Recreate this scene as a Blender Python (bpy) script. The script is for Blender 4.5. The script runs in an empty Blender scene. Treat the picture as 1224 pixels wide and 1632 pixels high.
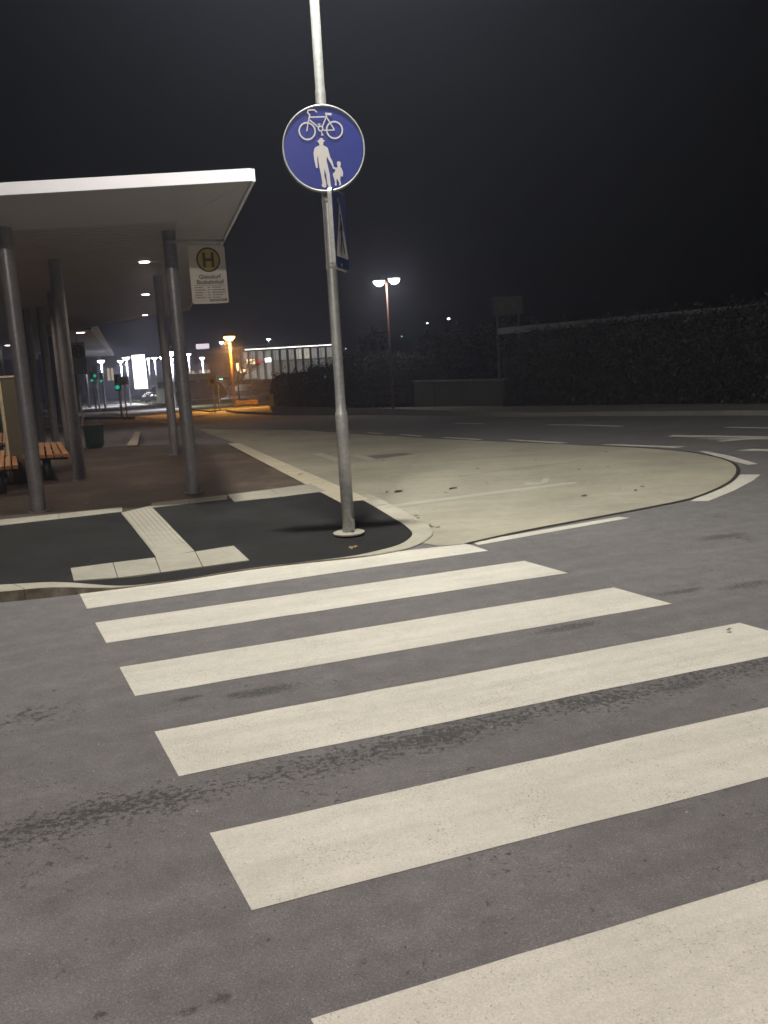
import bpy, bmesh, math, random
from mathutils import Matrix, Vector, noise as mnoise

# ------------------------------------------------------------------ camera, sky, exposure
scene = bpy.context.scene
random.seed(7)
C = scene.collection
cam_d = bpy.data.cameras.new('camera'); cam = bpy.data.objects.new('camera', cam_d); C.objects.link(cam)
cam_d.sensor_fit = 'VERTICAL'; cam_d.sensor_height = 24.0; cam_d.lens = 20.684
cam_d.clip_start = 0.05; cam_d.clip_end = 3000
_r = Vector((0.99833004, -0.01000096, -0.05689554)); _u = Vector((0.05776782, 0.17283422, 0.98325542)); _b = Vector((0, -0.98490015, 0.17312332))
cam.matrix_world = Matrix(((_r.x, _u.x, _b.x, 0), (_r.y, _u.y, _b.y, 0), (_r.z, _u.z, _b.z, 1.612), (0, 0, 0, 1)))
scene.camera = cam
world = bpy.data.worlds.new('World'); scene.world = world; world.use_nodes = True
wn = world.node_tree.nodes; wl = world.node_tree.links
sky = wn.new('ShaderNodeTexSky'); sky.sky_type = 'NISHITA'; sky.sun_disc = False
sky.sun_elevation = math.radians(-4.0); sky.sun_rotation = math.radians(200)
hs = wn.new('ShaderNodeHueSaturation'); hs.inputs['Saturation'].default_value = 0.35
wl.new(sky.outputs[0], hs.inputs['Color']); wl.new(hs.outputs[0], wn['Background'].inputs[0])
wn['Background'].inputs[1].default_value = 0.035
scene.view_settings.view_transform = 'Standard'; scene.view_settings.look = 'None'
scene.view_settings.exposure = 0.0; scene.view_settings.gamma = 1.0; scene.view_settings.use_curve_mapping = False
scene.cycles.max_bounces = 4; scene.cycles.diffuse_bounces = 2; scene.cycles.glossy_bounces = 2; scene.cycles.transmission_bounces = 0; scene.cycles.sample_clamp_indirect = 4.0
scene.cycles.volume_bounces = 0; scene.cycles.use_adaptive_sampling = True; scene.cycles.adaptive_threshold = 0.03

# ------------------------------------------------------------------ materials
MAT = {}
class NT:
    def __init__(s, name):
        s.m = bpy.data.materials.new(name); s.m.use_nodes = True
        s.t = s.m.node_tree; s.n = s.t.nodes; s.b = s.n['Principled BSDF']; s.out = s.n['Material Output']
        MAT[name] = s.m
    def new(s, t, **k):
        x = s.n.new(t)
        for a, v in k.items(): setattr(x, a, v)
        return x
    def link(s, a, b): s.t.links.new(a, b)
    def pos(s):
        return s.new('ShaderNodeNewGeometry').outputs['Position']
    def math(s, op, a, b=None, c=None, clamp=False):
        x = s.new('ShaderNodeMath', operation=op); x.use_clamp = clamp
        for i, v in enumerate((a, b, c)):
            if v is None: continue
            if isinstance(v, (int, float)): x.inputs[i].default_value = v
            else: s.link(v, x.inputs[i])
        return x.outputs[0]
    def noise(s, vec, scale, detail=3, rough=0.55):
        x = s.new('ShaderNodeTexNoise'); x.inputs['Scale'].default_value = scale; x.inputs['Detail'].default_value = detail
        x.inputs['Roughness'].default_value = rough
        s.link(vec, x.inputs['Vector']); return x.outputs[0]
    def vor(s, vec, scale, out='Distance', feature='F1'):
        x = s.new('ShaderNodeTexVoronoi', feature=feature); x.inputs['Scale'].default_value = scale; s.link(vec, x.inputs['Vector'])
        return x.outputs[out]
    def ramp(s, f, stops):
        x = s.new('ShaderNodeValToRGB'); e = x.color_ramp.elements
        while len(e) < len(stops): e.new(0.5)
        for i, (p, c) in enumerate(stops):
            e[i].position = p; e[i].color = (c, c, c, 1) if isinstance(c, (int, float)) else (*c, 1)
        s.link(f, x.inputs[0]); return x.outputs[0]
    def mix(s, f, a, b, mode='MIX'):
        x = s.new('ShaderNodeMix', data_type='RGBA', blend_type=mode)
        for sock, v in ((x.inputs[0], f), (x.inputs[6], a), (x.inputs[7], b)):
            if isinstance(v, (int, float)): sock.default_value = v
            elif isinstance(v, tuple): sock.default_value = (*v, 1)
            else: s.link(v, sock)
        return x.outputs[2]
    def color(s, c): s.link(c, s.b.inputs['Base Color'])
    def bump(s, h, strength=0.3, dist=0.01):
        x = s.new('ShaderNodeBump'); x.inputs['Strength'].default_value = strength; x.inputs['Distance'].default_value = dist
        s.link(h, x.inputs['Height']); s.link(x.outputs[0], s.b.inputs['Normal'])
    def rough(s, v): s.b.inputs['Roughness'].default_value = v

def plain(name, col, rough=0.6, metal=0.0, var=0.12, scale=9.0, bump=0.0, spec=None):
    t = NT(name); p = t.pos()
    n = t.noise(p, scale, 4)
    f = t.ramp(n, [(0.3, 1 - var), (0.7, 1 + var)])
    t.color(t.mix(1.0, tuple(col), f, 'MULTIPLY')); t.rough(rough); t.b.inputs['Metallic'].default_value = metal
    if spec is not None: t.b.inputs['Specular IOR Level'].default_value = spec
    if bump: t.bump(t.noise(p, scale * 8, 3), bump, 0.004)
    return t
def glow(name, col, strength):
    t = NT(name); t.b.inputs['Base Color'].default_value = (0.02, 0.02, 0.02, 1); t.m.cycles.emission_sampling = 'NONE'
    p = t.pos(); n = t.noise(p, 3.0, 2); f = t.ramp(n, [(0.3, 0.9), (0.7, 1.0)])
    t.link(t.mix(1.0, tuple(col), f, 'MULTIPLY'), t.b.inputs['Emission Color']); t.b.inputs['Emission Strength'].default_value = strength
    return t

def asphalt(name, col, wear=True, speck=0.5):
    t = NT(name); p = t.pos()
    big = t.ramp(t.noise(p, 0.55 if wear else 1.1, 5, 0.65), [(0.3, 0.86), (0.72, 1.12)] if wear else [(0.34, 0.72), (0.5, 0.95), (0.72, 1.75)])
    mid = t.ramp(t.noise(p, 7.0, 5, 0.7), [(0.3, 0.84), (0.7, 1.14)])
    fine = t.ramp(t.noise(p, 160.0, 3, 0.8), [(0.3, 0.66), (0.72, 1.36)])
    v = t.vor(p, 210.0, 'Color'); sep = t.new('ShaderNodeSeparateColor'); t.link(v, sep.inputs[0])
    stone = t.ramp(sep.outputs[0], [(0.0, 0.72), (0.8, 1.05), (0.93, 1.15), (1.0, 1.9)])
    c = t.mix(1.0, tuple(col), big, 'MULTIPLY'); c = t.mix(1.0, c, mid, 'MULTIPLY'); c = t.mix(1.0, c, fine, 'MULTIPLY')
    c = t.mix(speck, c, t.mix(1.0, c, stone, 'MULTIPLY'))
    h = t.noise(p, 120.0, 4, 0.7)
    if wear:
        sx = t.new('ShaderNodeSeparateXYZ'); t.link(p, sx.inputs[0])
        # ravelled, tar-dark band where wheels turn: runs along the stripes between two of them
        A = (-1.446, 2.940); B = (0.767, 3.779)
        dx, dy = B[0] - A[0], B[1] - A[1]; L = math.hypot(dx, dy); nx, ny = -dy / L, dx / L
        d = t.math('ADD', t.math('MULTIPLY', sx.outputs[0], nx), t.math('MULTIPLY', sx.outputs[1], ny))
        d = t.math('SUBTRACT', d, A[0] * nx + A[1] * ny)
        wob = t.math('MULTIPLY', t.math('SUBTRACT', t.noise(p, 1.7, 2), 0.5), 0.14)
        band = t.math('SUBTRACT', 1.0, t.math('DIVIDE', t.math('ABSOLUTE', t.math('ADD', d, wob)), 0.2), clamp=True)
        n1 = t.noise(p, 36.0, 6, 0.75); n2 = t.noise(p, 2.2, 3, 0.6)
        m = t.math('ADD', t.math('MULTIPLY', band, 0.15), n1)
        m = t.math('ADD', m, t.math('MULTIPLY', t.math('SUBTRACT', n2, 0.5), 0.3))
        mask = t.ramp(m, [(0.61, 0.0), (0.67, 1.0)])
        n3 = t.noise(p, 0.9, 2); n4 = t.noise(p, 19.0, 5, 0.7)
        blot = t.ramp(t.math('ADD', t.math('MULTIPLY', n3, 0.6), t.math('MULTIPLY', n4, 0.5)), [(0.668, 0.0), (0.705, 1.0)])
        mask = t.math('MAXIMUM', mask, blot)
        # single patches of lost aggregate: centre, half length along the stripes, half width
        uu = t.math('ADD', t.math('MULTIPLY', sx.outputs[0], dx / L), t.math('MULTIPLY', sx.outputs[1], dy / L))
        vv = t.math('ADD', t.math('MULTIPLY', sx.outputs[0], nx), t.math('MULTIPLY', sx.outputs[1], ny))
        crumb = t.ramp(t.noise(p, 62.0, 4, 0.75), [(0.40, 0.15), (0.56, 1.0)])
        rag = t.math('MULTIPLY', t.math('SUBTRACT', t.noise(p, 34.0, 6, 0.8), 0.5), 3.4)
        for (bx, by), bu, bv in (((-0.641, 4.204), .2, .07), ((-0.788, 4.176), .07, .035), ((-1.023, 4.162), .08, .03), ((1.030, 4.935), .26, .06), ((-0.498, 2.038), .035, .025), ((-0.569, 2.001), .03, .02), ((-0.800, 2.004), .02, .02), ((1.369, 3.955), .16, .05), ((2.759, 7.084), .28, .09), ((1.920, 5.550), .2, .05), ((2.355, 5.612), .25, .07)):
            eu = t.math('DIVIDE', t.math('SUBTRACT', uu, bx * dx / L + by * dy / L), bu); ev = t.math('DIVIDE', t.math('SUBTRACT', vv, bx * nx + by * ny), bv)
            dd = t.math('SQRT', t.math('ADD', t.math('MULTIPLY', eu, eu), t.math('MULTIPLY', ev, ev)))
            mask = t.math('MAXIMUM', mask, t.math('MULTIPLY', t.math('MULTIPLY', t.math('SUBTRACT', 1.0, t.math('ADD', dd, rag)), 2.0, clamp=True), crumb))
        # faint wheel streaks along the traffic
        cmb = t.new('ShaderNodeCombineXYZ'); t.link(t.math('MULTIPLY', uu, 0.35), cmb.inputs[0]); t.link(t.math('MULTIPLY', vv, 4.0), cmb.inputs[1])
        c = t.mix(1.0, c, t.ramp(t.noise(cmb.outputs[0], 1.5, 5, 0.65), [(0.3, 0.88), (0.7, 1.08)]), 'MULTIPLY')
        pv_ = t.vor(p, 34.0, 'Color'); sp_ = t.new('ShaderNodeSeparateColor'); t.link(pv_, sp_.inputs[0]); vd = t.vor(p, 34.0)
        peb = t.math('MULTIPLY', t.math('GREATER_THAN', sp_.outputs[1], 0.988), t.math('LESS_THAN', vd, 0.13))
        c = t.mix(t.math('MULTIPLY', peb, 0.8), c, (0.5, 0.48, 0.45))
        c = t.mix(t.math('MULTIPLY', mask, 0.62), c, (0.016, 0.015, 0.016))
        h = t.math('SUBTRACT', h, t.math('MULTIPLY', mask, 0.5))
    t.color(c); t.rough(0.82); t.b.inputs['Specular IOR Level'].default_value = 0.35
    t.bump(h, 0.55, 0.006)
    return t
asphalt('road_asphalt', (0.176, 0.166, 0.170))
asphalt('new_asphalt', (0.0155, 0.0152, 0.0160), wear=False, speck=0.9)
asphalt('warm_lit_asphalt', (0.092, 0.068, 0.053), wear=False, speck=0.3)  # warm light under the canopy is put into this brown tint
asphalt('far_asphalt', (0.075, 0.07, 0.066), wear=False, speck=0.2)

def paint(name, col, pit=0.62):
    t = NT(name); p = t.pos()
    a = t.ramp(t.noise(p, 1.3, 4, 0.6), [(0.3, 0.9), (0.7, 1.06)])
    b = t.ramp(t.noise(p, 14.0, 6, 0.8), [(0.3, 0.91), (0.72, 1.05)])
    mp = t.new('ShaderNodeMapping', vector_type='TEXTURE'); mp.inputs['Rotation'].default_value = (0, 0, 0.33); mp.inputs['Scale'].default_value = (2.4, 0.16, 1); t.link(p, mp.inputs[0])
    st = t.ramp(t.noise(mp.outputs[0], 1.0, 5, 0.65), [(0.3, 0.88), (0.62, 1.03)])
    c = t.mix(1.0, tuple(col), a, 'MULTIPLY'); c = t.mix(1.0, c, b, 'MULTIPLY'); c = t.mix(1.0, c, st, 'MULTIPLY')
    f = t.ramp(t.noise(p, 150.0, 3, 0.8), [(0.3, 0.8), (0.7, 1.1)]); c = t.mix(1.0, c, f, 'MULTIPLY')
    pn = t.math('ADD', t.math('MULTIPLY', t.noise(p, 110.0, 3, 0.6), 0.75), t.math('MULTIPLY', t.noise(p, 5.0, 3), 0.25))
    m = t.ramp(pn, [(pit - 0.025, 0.0), (pit + 0.03, 1.0)])
    c = t.mix(t.math('MULTIPLY', m, 0.6), c, (0.16, 0.14, 0.115))
    t.color(c); t.rough(0.7); t.b.inputs['Specular IOR Level'].default_value = 0.4
    t.bump(t.math('SUBTRACT', t.noise(p, 130.0, 3, 0.7), m), 0.4, 0.004)
    return t
paint('road_paint', (0.70, 0.665, 0.60))
paint('worn_paint', (0.50, 0.48, 0.41), 0.58)
paint('edge_paint', (0.62, 0.55, 0.42), 0.63)

def concrete(name, col, side_dirt=False, stain=0.2):
    t = NT(name); p = t.pos()
    a = t.ramp(t.noise(p, 0.7, 5, 0.65), [(0.28, 1 - stain), (0.72, 1 + stain * 0.5)])
    b = t.ramp(t.noise(p, 9.0, 5, 0.7), [(0.3, 0.9), (0.7, 1.07)])
    mp = t.new('ShaderNodeMapping'); mp.inputs['Scale'].default_value = (0.35, 3.2, 1); mp.inputs['Rotation'].default_value = (0, 0, 1.25)
    t.link(p, mp.inputs[0]); st = t.ramp(t.noise(mp.outputs[0], 1.6, 5, 0.7), [(0.36, 0.93), (0.6, 1.02)])
    f = t.ramp(t.noise(p, 140.0, 3, 0.8), [(0.3, 0.86), (0.7, 1.1)])
    c = tuple(col)
    for q in (a, b, st, f): c = t.mix(1.0, c, q, 'MULTIPLY')
    sp = t.ramp(t.noise(p, 12.0, 6, 0.75), [(0.68, 0.0), (0.74, 1.0)])
    c = t.mix(t.math('MULTIPLY', sp, 0.45), c, (0.09, 0.075, 0.055))
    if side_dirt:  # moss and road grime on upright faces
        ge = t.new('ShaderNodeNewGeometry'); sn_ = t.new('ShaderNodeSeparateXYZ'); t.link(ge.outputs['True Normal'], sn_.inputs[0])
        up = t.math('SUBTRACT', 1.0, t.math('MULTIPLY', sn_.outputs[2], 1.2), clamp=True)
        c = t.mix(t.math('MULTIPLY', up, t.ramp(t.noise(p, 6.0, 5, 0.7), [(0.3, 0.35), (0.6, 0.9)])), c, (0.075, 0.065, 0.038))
    t.color(c); t.rough(0.85); t.b.inputs['Specular IOR Level'].default_value = 0.3
    t.bump(t.noise(p, 90.0, 4, 0.7), 0.25, 0.004)
    return t
concrete('bay_concrete', (0.40, 0.37, 0.30), stain=0.24)
concrete('kerb_stone', (0.46, 0.43, 0.36), side_dirt=True, stain=0.22)
concrete('slab_stone', (0.40, 0.375, 0.32), stain=0.15)
concrete('dirty_kerb', (0.36, 0.33, 0.25), stain=0.4)
concrete('far_pavement', (0.20, 0.19, 0.175))
plain('tar_joint', (0.035, 0.028, 0.022), 0.9, var=0.4, scale=20)
plain('grass', (0.045, 0.06, 0.022), 0.95, var=0.5, scale=14, bump=0.4)
plain('soil', (0.035, 0.033, 0.026), 0.95, var=0.4, scale=1.5)

def galv(name, col, rough):
    t = NT(name); p = t.pos()
    v = t.vor(p, 46.0, 'Color'); sep = t.new('ShaderNodeSeparateColor'); t.link(v, sep.inputs[0])
    f = t.ramp(sep.outputs[0], [(0.0, 0.9), (1.0, 1.1)])
    c = t.mix(1.0, tuple(col), f, 'MULTIPLY'); d = t.ramp(t.noise(p, 6.0, 5, 0.7), [(0.35, 0.84), (0.65, 1.05)])
    t.color(t.mix(1.0, c, d, 'MULTIPLY')); t.b.inputs['Metallic'].default_value = 0.35; t.rough(rough)
    t.bump(t.noise(p, 30.0, 3), 0.08, 0.002)
    return t
galv('galvanised', (0.47, 0.48, 0.47), 0.42)
galv('column_steel', (0.27, 0.26, 0.27), 0.4)
galv('dark_steel', (0.05, 0.05, 0.052), 0.5)
plain('bar_metal', (0.45, 0.43, 0.42), 0.45, 0.5)
plain('sign_blue', (0.019, 0.034, 0.26), 0.42, var=0.05, scale=3)
plain('sign_blue_dark', (0.03, 0.04, 0.20), 0.42, var=0.05, scale=3)
plain('sign_white', (0.66, 0.63, 0.63), 0.5, var=0.05, scale=6)
plain('sign_black', (0.02, 0.02, 0.022), 0.5)
plain('stop_white', (0.62, 0.57, 0.50), 0.5, var=0.07, scale=5)
plain('stop_yellow', (0.48, 0.33, 0.05), 0.5, var=0.05)
plain('stop_green', (0.035, 0.05, 0.03), 0.5, var=0.1)
plain('print_grey', (0.07, 0.062, 0.055), 0.7, var=0.1)
plain('roof_white', (0.74, 0.72, 0.77), 0.45, var=0.04, scale=2)
plain('soffit', (0.40, 0.39, 0.39), 0.6, var=0.05, scale=1.2)
plain('ceiling_board', (0.34, 0.32, 0.31), 0.6, var=0.08, scale=3)
plain('roof_top', (0.12, 0.12, 0.12), 0.8)
def wood(name, col):
    t = NT(name); tc = t.new('ShaderNodeTexCoord').outputs['Object']
    mp = t.new('ShaderNodeMapping'); mp.inputs['Scale'].default_value = (18, 2.0, 18); mp.inputs['Rotation'].default_value = (0, 0, 0.38); t.link(tc, mp.inputs[0])
    f = t.ramp(t.noise(mp.outputs[0], 2.0, 6, 0.7), [(0.3, 0.7), (0.7, 1.2)])
    t.color(t.mix(1.0, tuple(col), f, 'MULTIPLY')); t.rough(0.6); t.bump(t.noise(mp.outputs[0], 4.0, 4), 0.2, 0.003)
wood('bench_wood', (0.42, 0.20, 0.075))
plain('panel_olive', (0.13, 0.115, 0.075), 0.5, var=0.06)
plain('panel_edge_lit', (0.62, 0.56, 0.38), 0.5)  # pale tone stands in for light on the board's edges
plain('bin_green', (0.012, 0.035, 0.028), 0.4, var=0.2)
plain('white_box', (0.75, 0.76, 0.76), 0.5)
plain('lamp_grey', (0.30, 0.31, 0.32), 0.5, 0.3)
plain('red_post', (0.13, 0.05, 0.04), 0.5)
plain('rust_post', (0.28, 0.13, 0.04), 0.6)
plain('yellow_and_lamplit', (0.62, 0.36, 0.03), 0.5)
plain('leaf_dry', (0.26, 0.17, 0.09), 0.8, var=0.4, scale=30)
plain('leaf_dark', (0.07, 0.045, 0.028), 0.8, var=0.4, scale=30)
plain('hedge_leaf', (0.014, 0.017, 0.009), 0.6, var=0.5, scale=2.2)
plain('hedge_brown', (0.020, 0.015, 0.011), 0.7, var=0.5, scale=2.2)
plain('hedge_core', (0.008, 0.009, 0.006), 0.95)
plain('bark', (0.07, 0.05, 0.035), 0.9, var=0.3, scale=20, bump=0.4)
plain('wall_grey', (0.05, 0.05, 0.047), 0.8, var=0.15, scale=2)
plain('wall_brown', (0.15, 0.10, 0.07), 0.85, var=0.15, scale=0.7)
plain('roof_fascia_grey', (0.14, 0.138, 0.135), 0.7)
plain('carport_post', (0.28, 0.27, 0.25), 0.6)
plain('store_frame', (0.03, 0.03, 0.03), 0.5)
plain('store_roof', (0.30, 0.24, 0.20), 0.6)
plain('kiosk_pale', (0.42, 0.44, 0.38), 0.7)
plain('tyre', (0.015, 0.015, 0.015), 0.9)
plain('rim', (0.4, 0.4, 0.42), 0.35, 0.8)
plain('car_black', (0.02, 0.021, 0.024), 0.2, 0.2, var=0.05)
plain('car_teal', (0.02, 0.05, 0.05), 0.25, 0.3, var=0.05)
plain('car_white', (0.55, 0.55, 0.54), 0.3, 0.0, var=0.05)
plain('car_grey', (0.16, 0.16, 0.165), 0.3, 0.3, var=0.05)
plain('car_glass', (0.012, 0.014, 0.016), 0.08, 0.0, var=0.05)
plain('lens_clear', (0.6, 0.6, 0.6), 0.1)
plain('lens_red', (0.35, 0.01, 0.01), 0.2)
plain('billboard_faint', (0.05, 0.04, 0.034), 0.7)
plain('signal_dark', (0.012, 0.013, 0.012), 0.5)
glow('lamp_white', (0.93, 0.95, 1.0), 30.0)
glow('lamp_warm', (1.0, 0.95, 0.86), 60.0).m.cycles.emission_sampling = 'FRONT'
glow('lamp_sodium', (1.0, 0.47, 0.09), 34.0).m.cycles.emission_sampling = 'FRONT'
glow('lamp_small', (0.9, 0.93, 1.0), 26.0)
glow('downlight', (1.0, 0.95, 0.86), 14.0)
glow('screen_white', (1.0, 0.95, 0.93), 6.0)
glow('roof_sign_glow', (1.0, 0.85, 0.93), 1.7)
glow('led_strip', (1.0, 0.96, 0.88), 5.0)
glow('window_bright', (1.0, 0.93, 0.72), 0.8)
glow('window_mid', (0.95, 0.93, 0.82), 0.42)
glow('window_dim', (0.95, 0.93, 0.76), 0.19)
glow('window_warm', (1.0, 0.78, 0.48), 0.9)
glow('shop_glow', (1.0, 0.72, 0.4), 4.0)
glow('signal_green', (0.0, 0.60, 0.38), 1.0)
glow('signal_red', (1.0, 0.03, 0.03), 2.0)
glow('tiny_teal', (0.3, 1.0, 0.9), 4.0)
glow('tiny_yellow', (1.0, 0.85, 0.05), 3.0)
glow('car_front_glow', (1.0, 0.97, 0.93), 6.0)
glow('panel_lit', (0.75, 0.85, 0.78), 0.07)

# ------------------------------------------------------------------ mesh helpers
LOC = {}
def zg(y): return -0.02 * max(0.0, y - 18.0)
class MB:
    def __init__(s): s.v = []; s.f = []
    def add(s, vs, fs):
        o = len(s.v); s.v += [tuple(q) for q in vs]; s.f += [tuple(o + i for i in f) for f in fs]; return s
    def prism(s, poly, z0, z1):
        n = len(poly); vs = [(x, y, z0) for x, y in poly] + [(x, y, z1) for x, y in poly]
        fs = [tuple(range(n))[::-1], tuple(range(n, 2 * n))] + [(i, (i + 1) % n, n + (i + 1) % n, n + i) for i in range(n)]
        return s.add(vs, fs)
    def hexa(s, b, t):
        return s.add(list(b) + list(t), [(3, 2, 1, 0), (4, 5, 6, 7), (0, 1, 5, 4), (1, 2, 6, 5), (2, 3, 7, 6), (3, 0, 4, 7)])
    def box(s, c, d, rz=0.0, rx=0.0):
        R = Matrix.Rotation(rz, 3, 'Z') @ Matrix.Rotation(rx, 3, 'X'); c = Vector(c)
        q = []
        for z in (-1, 1):
            for x, y in ((-1, -1), (1, -1), (1, 1), (-1, 1)): q.append(c + R @ Vector((x * d[0] / 2, y * d[1] / 2, z * d[2] / 2)))
        return s.hexa(q[:4], q[4:])
    def tube(s, a, b, r0, r1=None, n=14, cap=True):
        r1 = r0 if r1 is None else r1; a = Vector(a); b = Vector(b); d = (b - a).normalized()
        x = d.orthogonal().normalized(); y = d.cross(x)
        vs = [a + (x * math.cos(2 * math.pi * i / n) + y * math.sin(2 * math.pi * i / n)) * r0 for i in range(n)]
        vs += [b + (x * math.cos(2 * math.pi * i / n) + y * math.sin(2 * math.pi * i / n)) * r1 for i in range(n)]
        fs = [(i, (i + 1) % n, n + (i + 1) % n, n + i) for i in range(n)]
        if cap: fs += [tuple(range(n))[::-1], tuple(range(n, 2 * n))]
        return s.add(vs, fs)
    def lathe(s, c, prof, n=20):
        c = Vector(c); k = len(prof); vs = []; fs = []
        for i in range(n):
            a = 2 * math.pi * i / n
            for r, z in prof: vs.append(c + Vector((r * math.cos(a), r * math.sin(a), z)))
        for i in range(n):
            for j in range(k - 1):
                fs.append((i * k + j, ((i + 1) % n) * k + j, ((i + 1) % n) * k + j + 1, i * k + j + 1))
        fs.append(tuple(i * k + k - 1 for i in range(n))); fs.append(tuple(i * k for i in range(n))[::-1])
        return s.add(vs, fs)
    def build(s, name, mat, parent=None, smooth=False):
        off = Vector(LOC.get(parent.name, (0, 0, 0))) if parent else Vector((0, 0, 0))
        me = bpy.data.meshes.new(name); me.from_pydata([tuple(Vector(q) - off) for q in s.v], [], s.f); me.update()
        bm = bmesh.new(); bm.from_mesh(me); bmesh.ops.recalc_face_normals(bm, faces=bm.faces); bm.to_mesh(me); bm.free()
        o = bpy.data.objects.new(name, me); C.objects.link(o); me.materials.append(MAT[mat])
        if parent: o.parent = parent; LOC[o.name] = tuple(off)
        if smooth:
            for p in me.polygons: p.use_smooth = len(p.vertices) == 4
        return o
def tag(o, label=None, cat=None, group=None, kind=None):
    if label: o['label'] = label
    if cat: o['category'] = cat
    if group: o['group'] = group
    if kind: o['kind'] = kind
    return o
def thing(name, label, cat, loc=(0, 0, 0), group=None):
    o = bpy.data.objects.new(name, None); C.objects.link(o); o.location = loc; LOC[o.name] = tuple(loc); o.empty_display_size = 0.1
    return tag(o, label, cat, group)
def struct(o): o['kind'] = 'structure'; return o
def dup(root, loc, rz, label, scale=1.0):
    r = root.copy(); C.objects.link(r); r.location = loc; r.rotation_euler = (0, 0, rz); r.scale = (scale,) * 3; r['label'] = label
    for ch in list(root.children):
        c = ch.copy(); C.objects.link(c); c.parent = r
        for g in list(ch.children):
            d = g.copy(); C.objects.link(d); d.parent = c
    return r
def sheet(name, poly, mat, dz, parent=None, cuts=None, zfun=None, thick=0.0):
    """a sheet over a plan polygon, following the fall of the ground; cuts = spacing of extra rows of vertices"""
    bm = bmesh.new(); vs = [bm.verts.new((x, y, 0)) for x, y in poly]; bm.faces.new(vs)
    ys = [p[1] for p in poly]; xs = [p[0] for p in poly]
    lines = [18.0]
    if cuts:
        y = min(ys) + cuts
        while y < max(ys): lines.append(y); y += cuts
    for y in lines:
        if min(ys) < y < max(ys):
            bmesh.ops.bisect_plane(bm, geom=bm.verts[:] + bm.edges[:] + bm.faces[:], plane_co=(0, y, 0), plane_no=(0, 1, 0))
    if cuts:
        x = min(xs) + cuts
        while x < max(xs):
            bmesh.ops.bisect_plane(bm, geom=bm.verts[:] + bm.edges[:] + bm.faces[:], plane_co=(x, 0, 0), plane_no=(1, 0, 0)); x += cuts
    bmesh.ops.triangulate(bm, faces=[f for f in bm.faces if len(f.verts) > 4])
    for v in bm.verts: v.co.z = (zfun(v.co.x, v.co.y) if zfun else zg(v.co.y)) + dz
    bmesh.ops.recalc_face_normals(bm, faces=bm.faces)
    if sum(f.normal.z for f in bm.faces) < 0: bmesh.ops.reverse_faces(bm, faces=bm.faces)
    if thick:
        r = bmesh.ops.extrude_face_region(bm, geom=bm.faces[:])
        top = [v for v in r['geom'] if isinstance(v, bmesh.types.BMVert)]
        tset = set(top)
        for v in bm.verts:
            if v not in tset: v.co.z -= thick
        bmesh.ops.recalc_face_normals(bm, faces=bm.faces)
    me = bpy.data.meshes.new(name); bm.to_mesh(me); bm.free(); me.materials.append(MAT[mat])
    o = bpy.data.objects.new(name, me); C.objects.link(o)
    if parent: o.parent = parent
    return o
def resample(pl, n):
    d = [0]
    for a, b in zip(pl, pl[1:]): d.append(d[-1] + math.dist(a, b))
    out = []
    for i in range(n):
        t = d[-1] * i / (n - 1); k = 0
        while k < len(d) - 2 and d[k + 1] < t: k += 1
        f = (t - d[k]) / max(1e-9, d[k + 1] - d[k]); out.append(tuple(pl[k][j] + (pl[k + 1][j] - pl[k][j]) * f for j in range(len(pl[k]))))
    return out
def smooth_poly(pl, it=2, closed=False):
    for _ in range(it):
        q = [] if closed else [pl[0]]
        m = len(pl); rng = range(m) if closed else range(m - 1)
        for i in rng:
            a, b = pl[i], pl[(i + 1) % m]
            q += [(a[0] * .75 + b[0] * .25, a[1] * .75 + b[1] * .25), (a[0] * .25 + b[0] * .75, a[1] * .25 + b[1] * .75)]
        if not closed: q.append(pl[-1])
        pl = q
    return pl
def lamp(name, kind, loc, parent, energy, col, size=0.3, spot=None, aim=(0, 0, -1), spread=None):
    d = bpy.data.lights.new(name, kind); d.energy = energy; d.color = col
    if kind == 'AREA':
        d.shape = 'DISK'; d.size = size
        if spread: d.spread = spread
    elif kind == 'SPOT': d.spot_size = spot; d.spot_blend = 0.6; d.shadow_soft_size = size
    else: d.shadow_soft_size = size
    o = bpy.data.objects.new(name, d); C.objects.link(o)
    off = Vector(LOC.get(parent.name, (0, 0, 0))); o.location = Vector(loc) - off
    o.rotation_euler = Vector(aim).to_track_quat('-Z', 'Y').to_euler(); o.parent = parent
    return o

# ------------------------------------------------------------------ ground, road, bay, platform
struct(sheet('ground', [(-400, -60), (300, -60), (300, 700), (-400, 700)], 'soil', -0.06))
road = struct(sheet('road', [(-90, -14), (34, -14), (34, -9), (7.905, 17.927), (5.735, 20.380), (3.192, 22.905), (0.332, 27.703), (-2.756, 31.702), (-3.842, 33.374), (-4.6, 48), (-4, 130), (-90, 130)], 'road_asphalt', 0.0))
bay_edge = [(0.683, 7.349), (1.200, 7.730), (1.753, 8.044), (2.394, 8.405), (2.898, 8.712), (3.140, 8.862), (3.519, 9.271), (3.939, 9.818), (4.336, 10.583), (4.566, 11.307), (4.598, 11.943), (4.506, 12.595), (4.159, 13.365), (3.533, 14.114), (2.826, 14.955), (2.034, 15.838), (1.134, 16.838), (-0.065, 18.587), (-1.776, 21.896)]
bay_pts = [(0.149, 7.923), (0.310, 7.491), (0.451, 7.324)] + smooth_poly(bay_edge, 2) + [(-5.2, 25.6), (-4.4, 22.8), (-2.95, 18.4), (-1.5, 13.9), (-0.14, 9.95), (0.08, 9.2)]
bay = struct(sheet('bus_bay', bay_pts, 'bay_concrete', 0.005))
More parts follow.
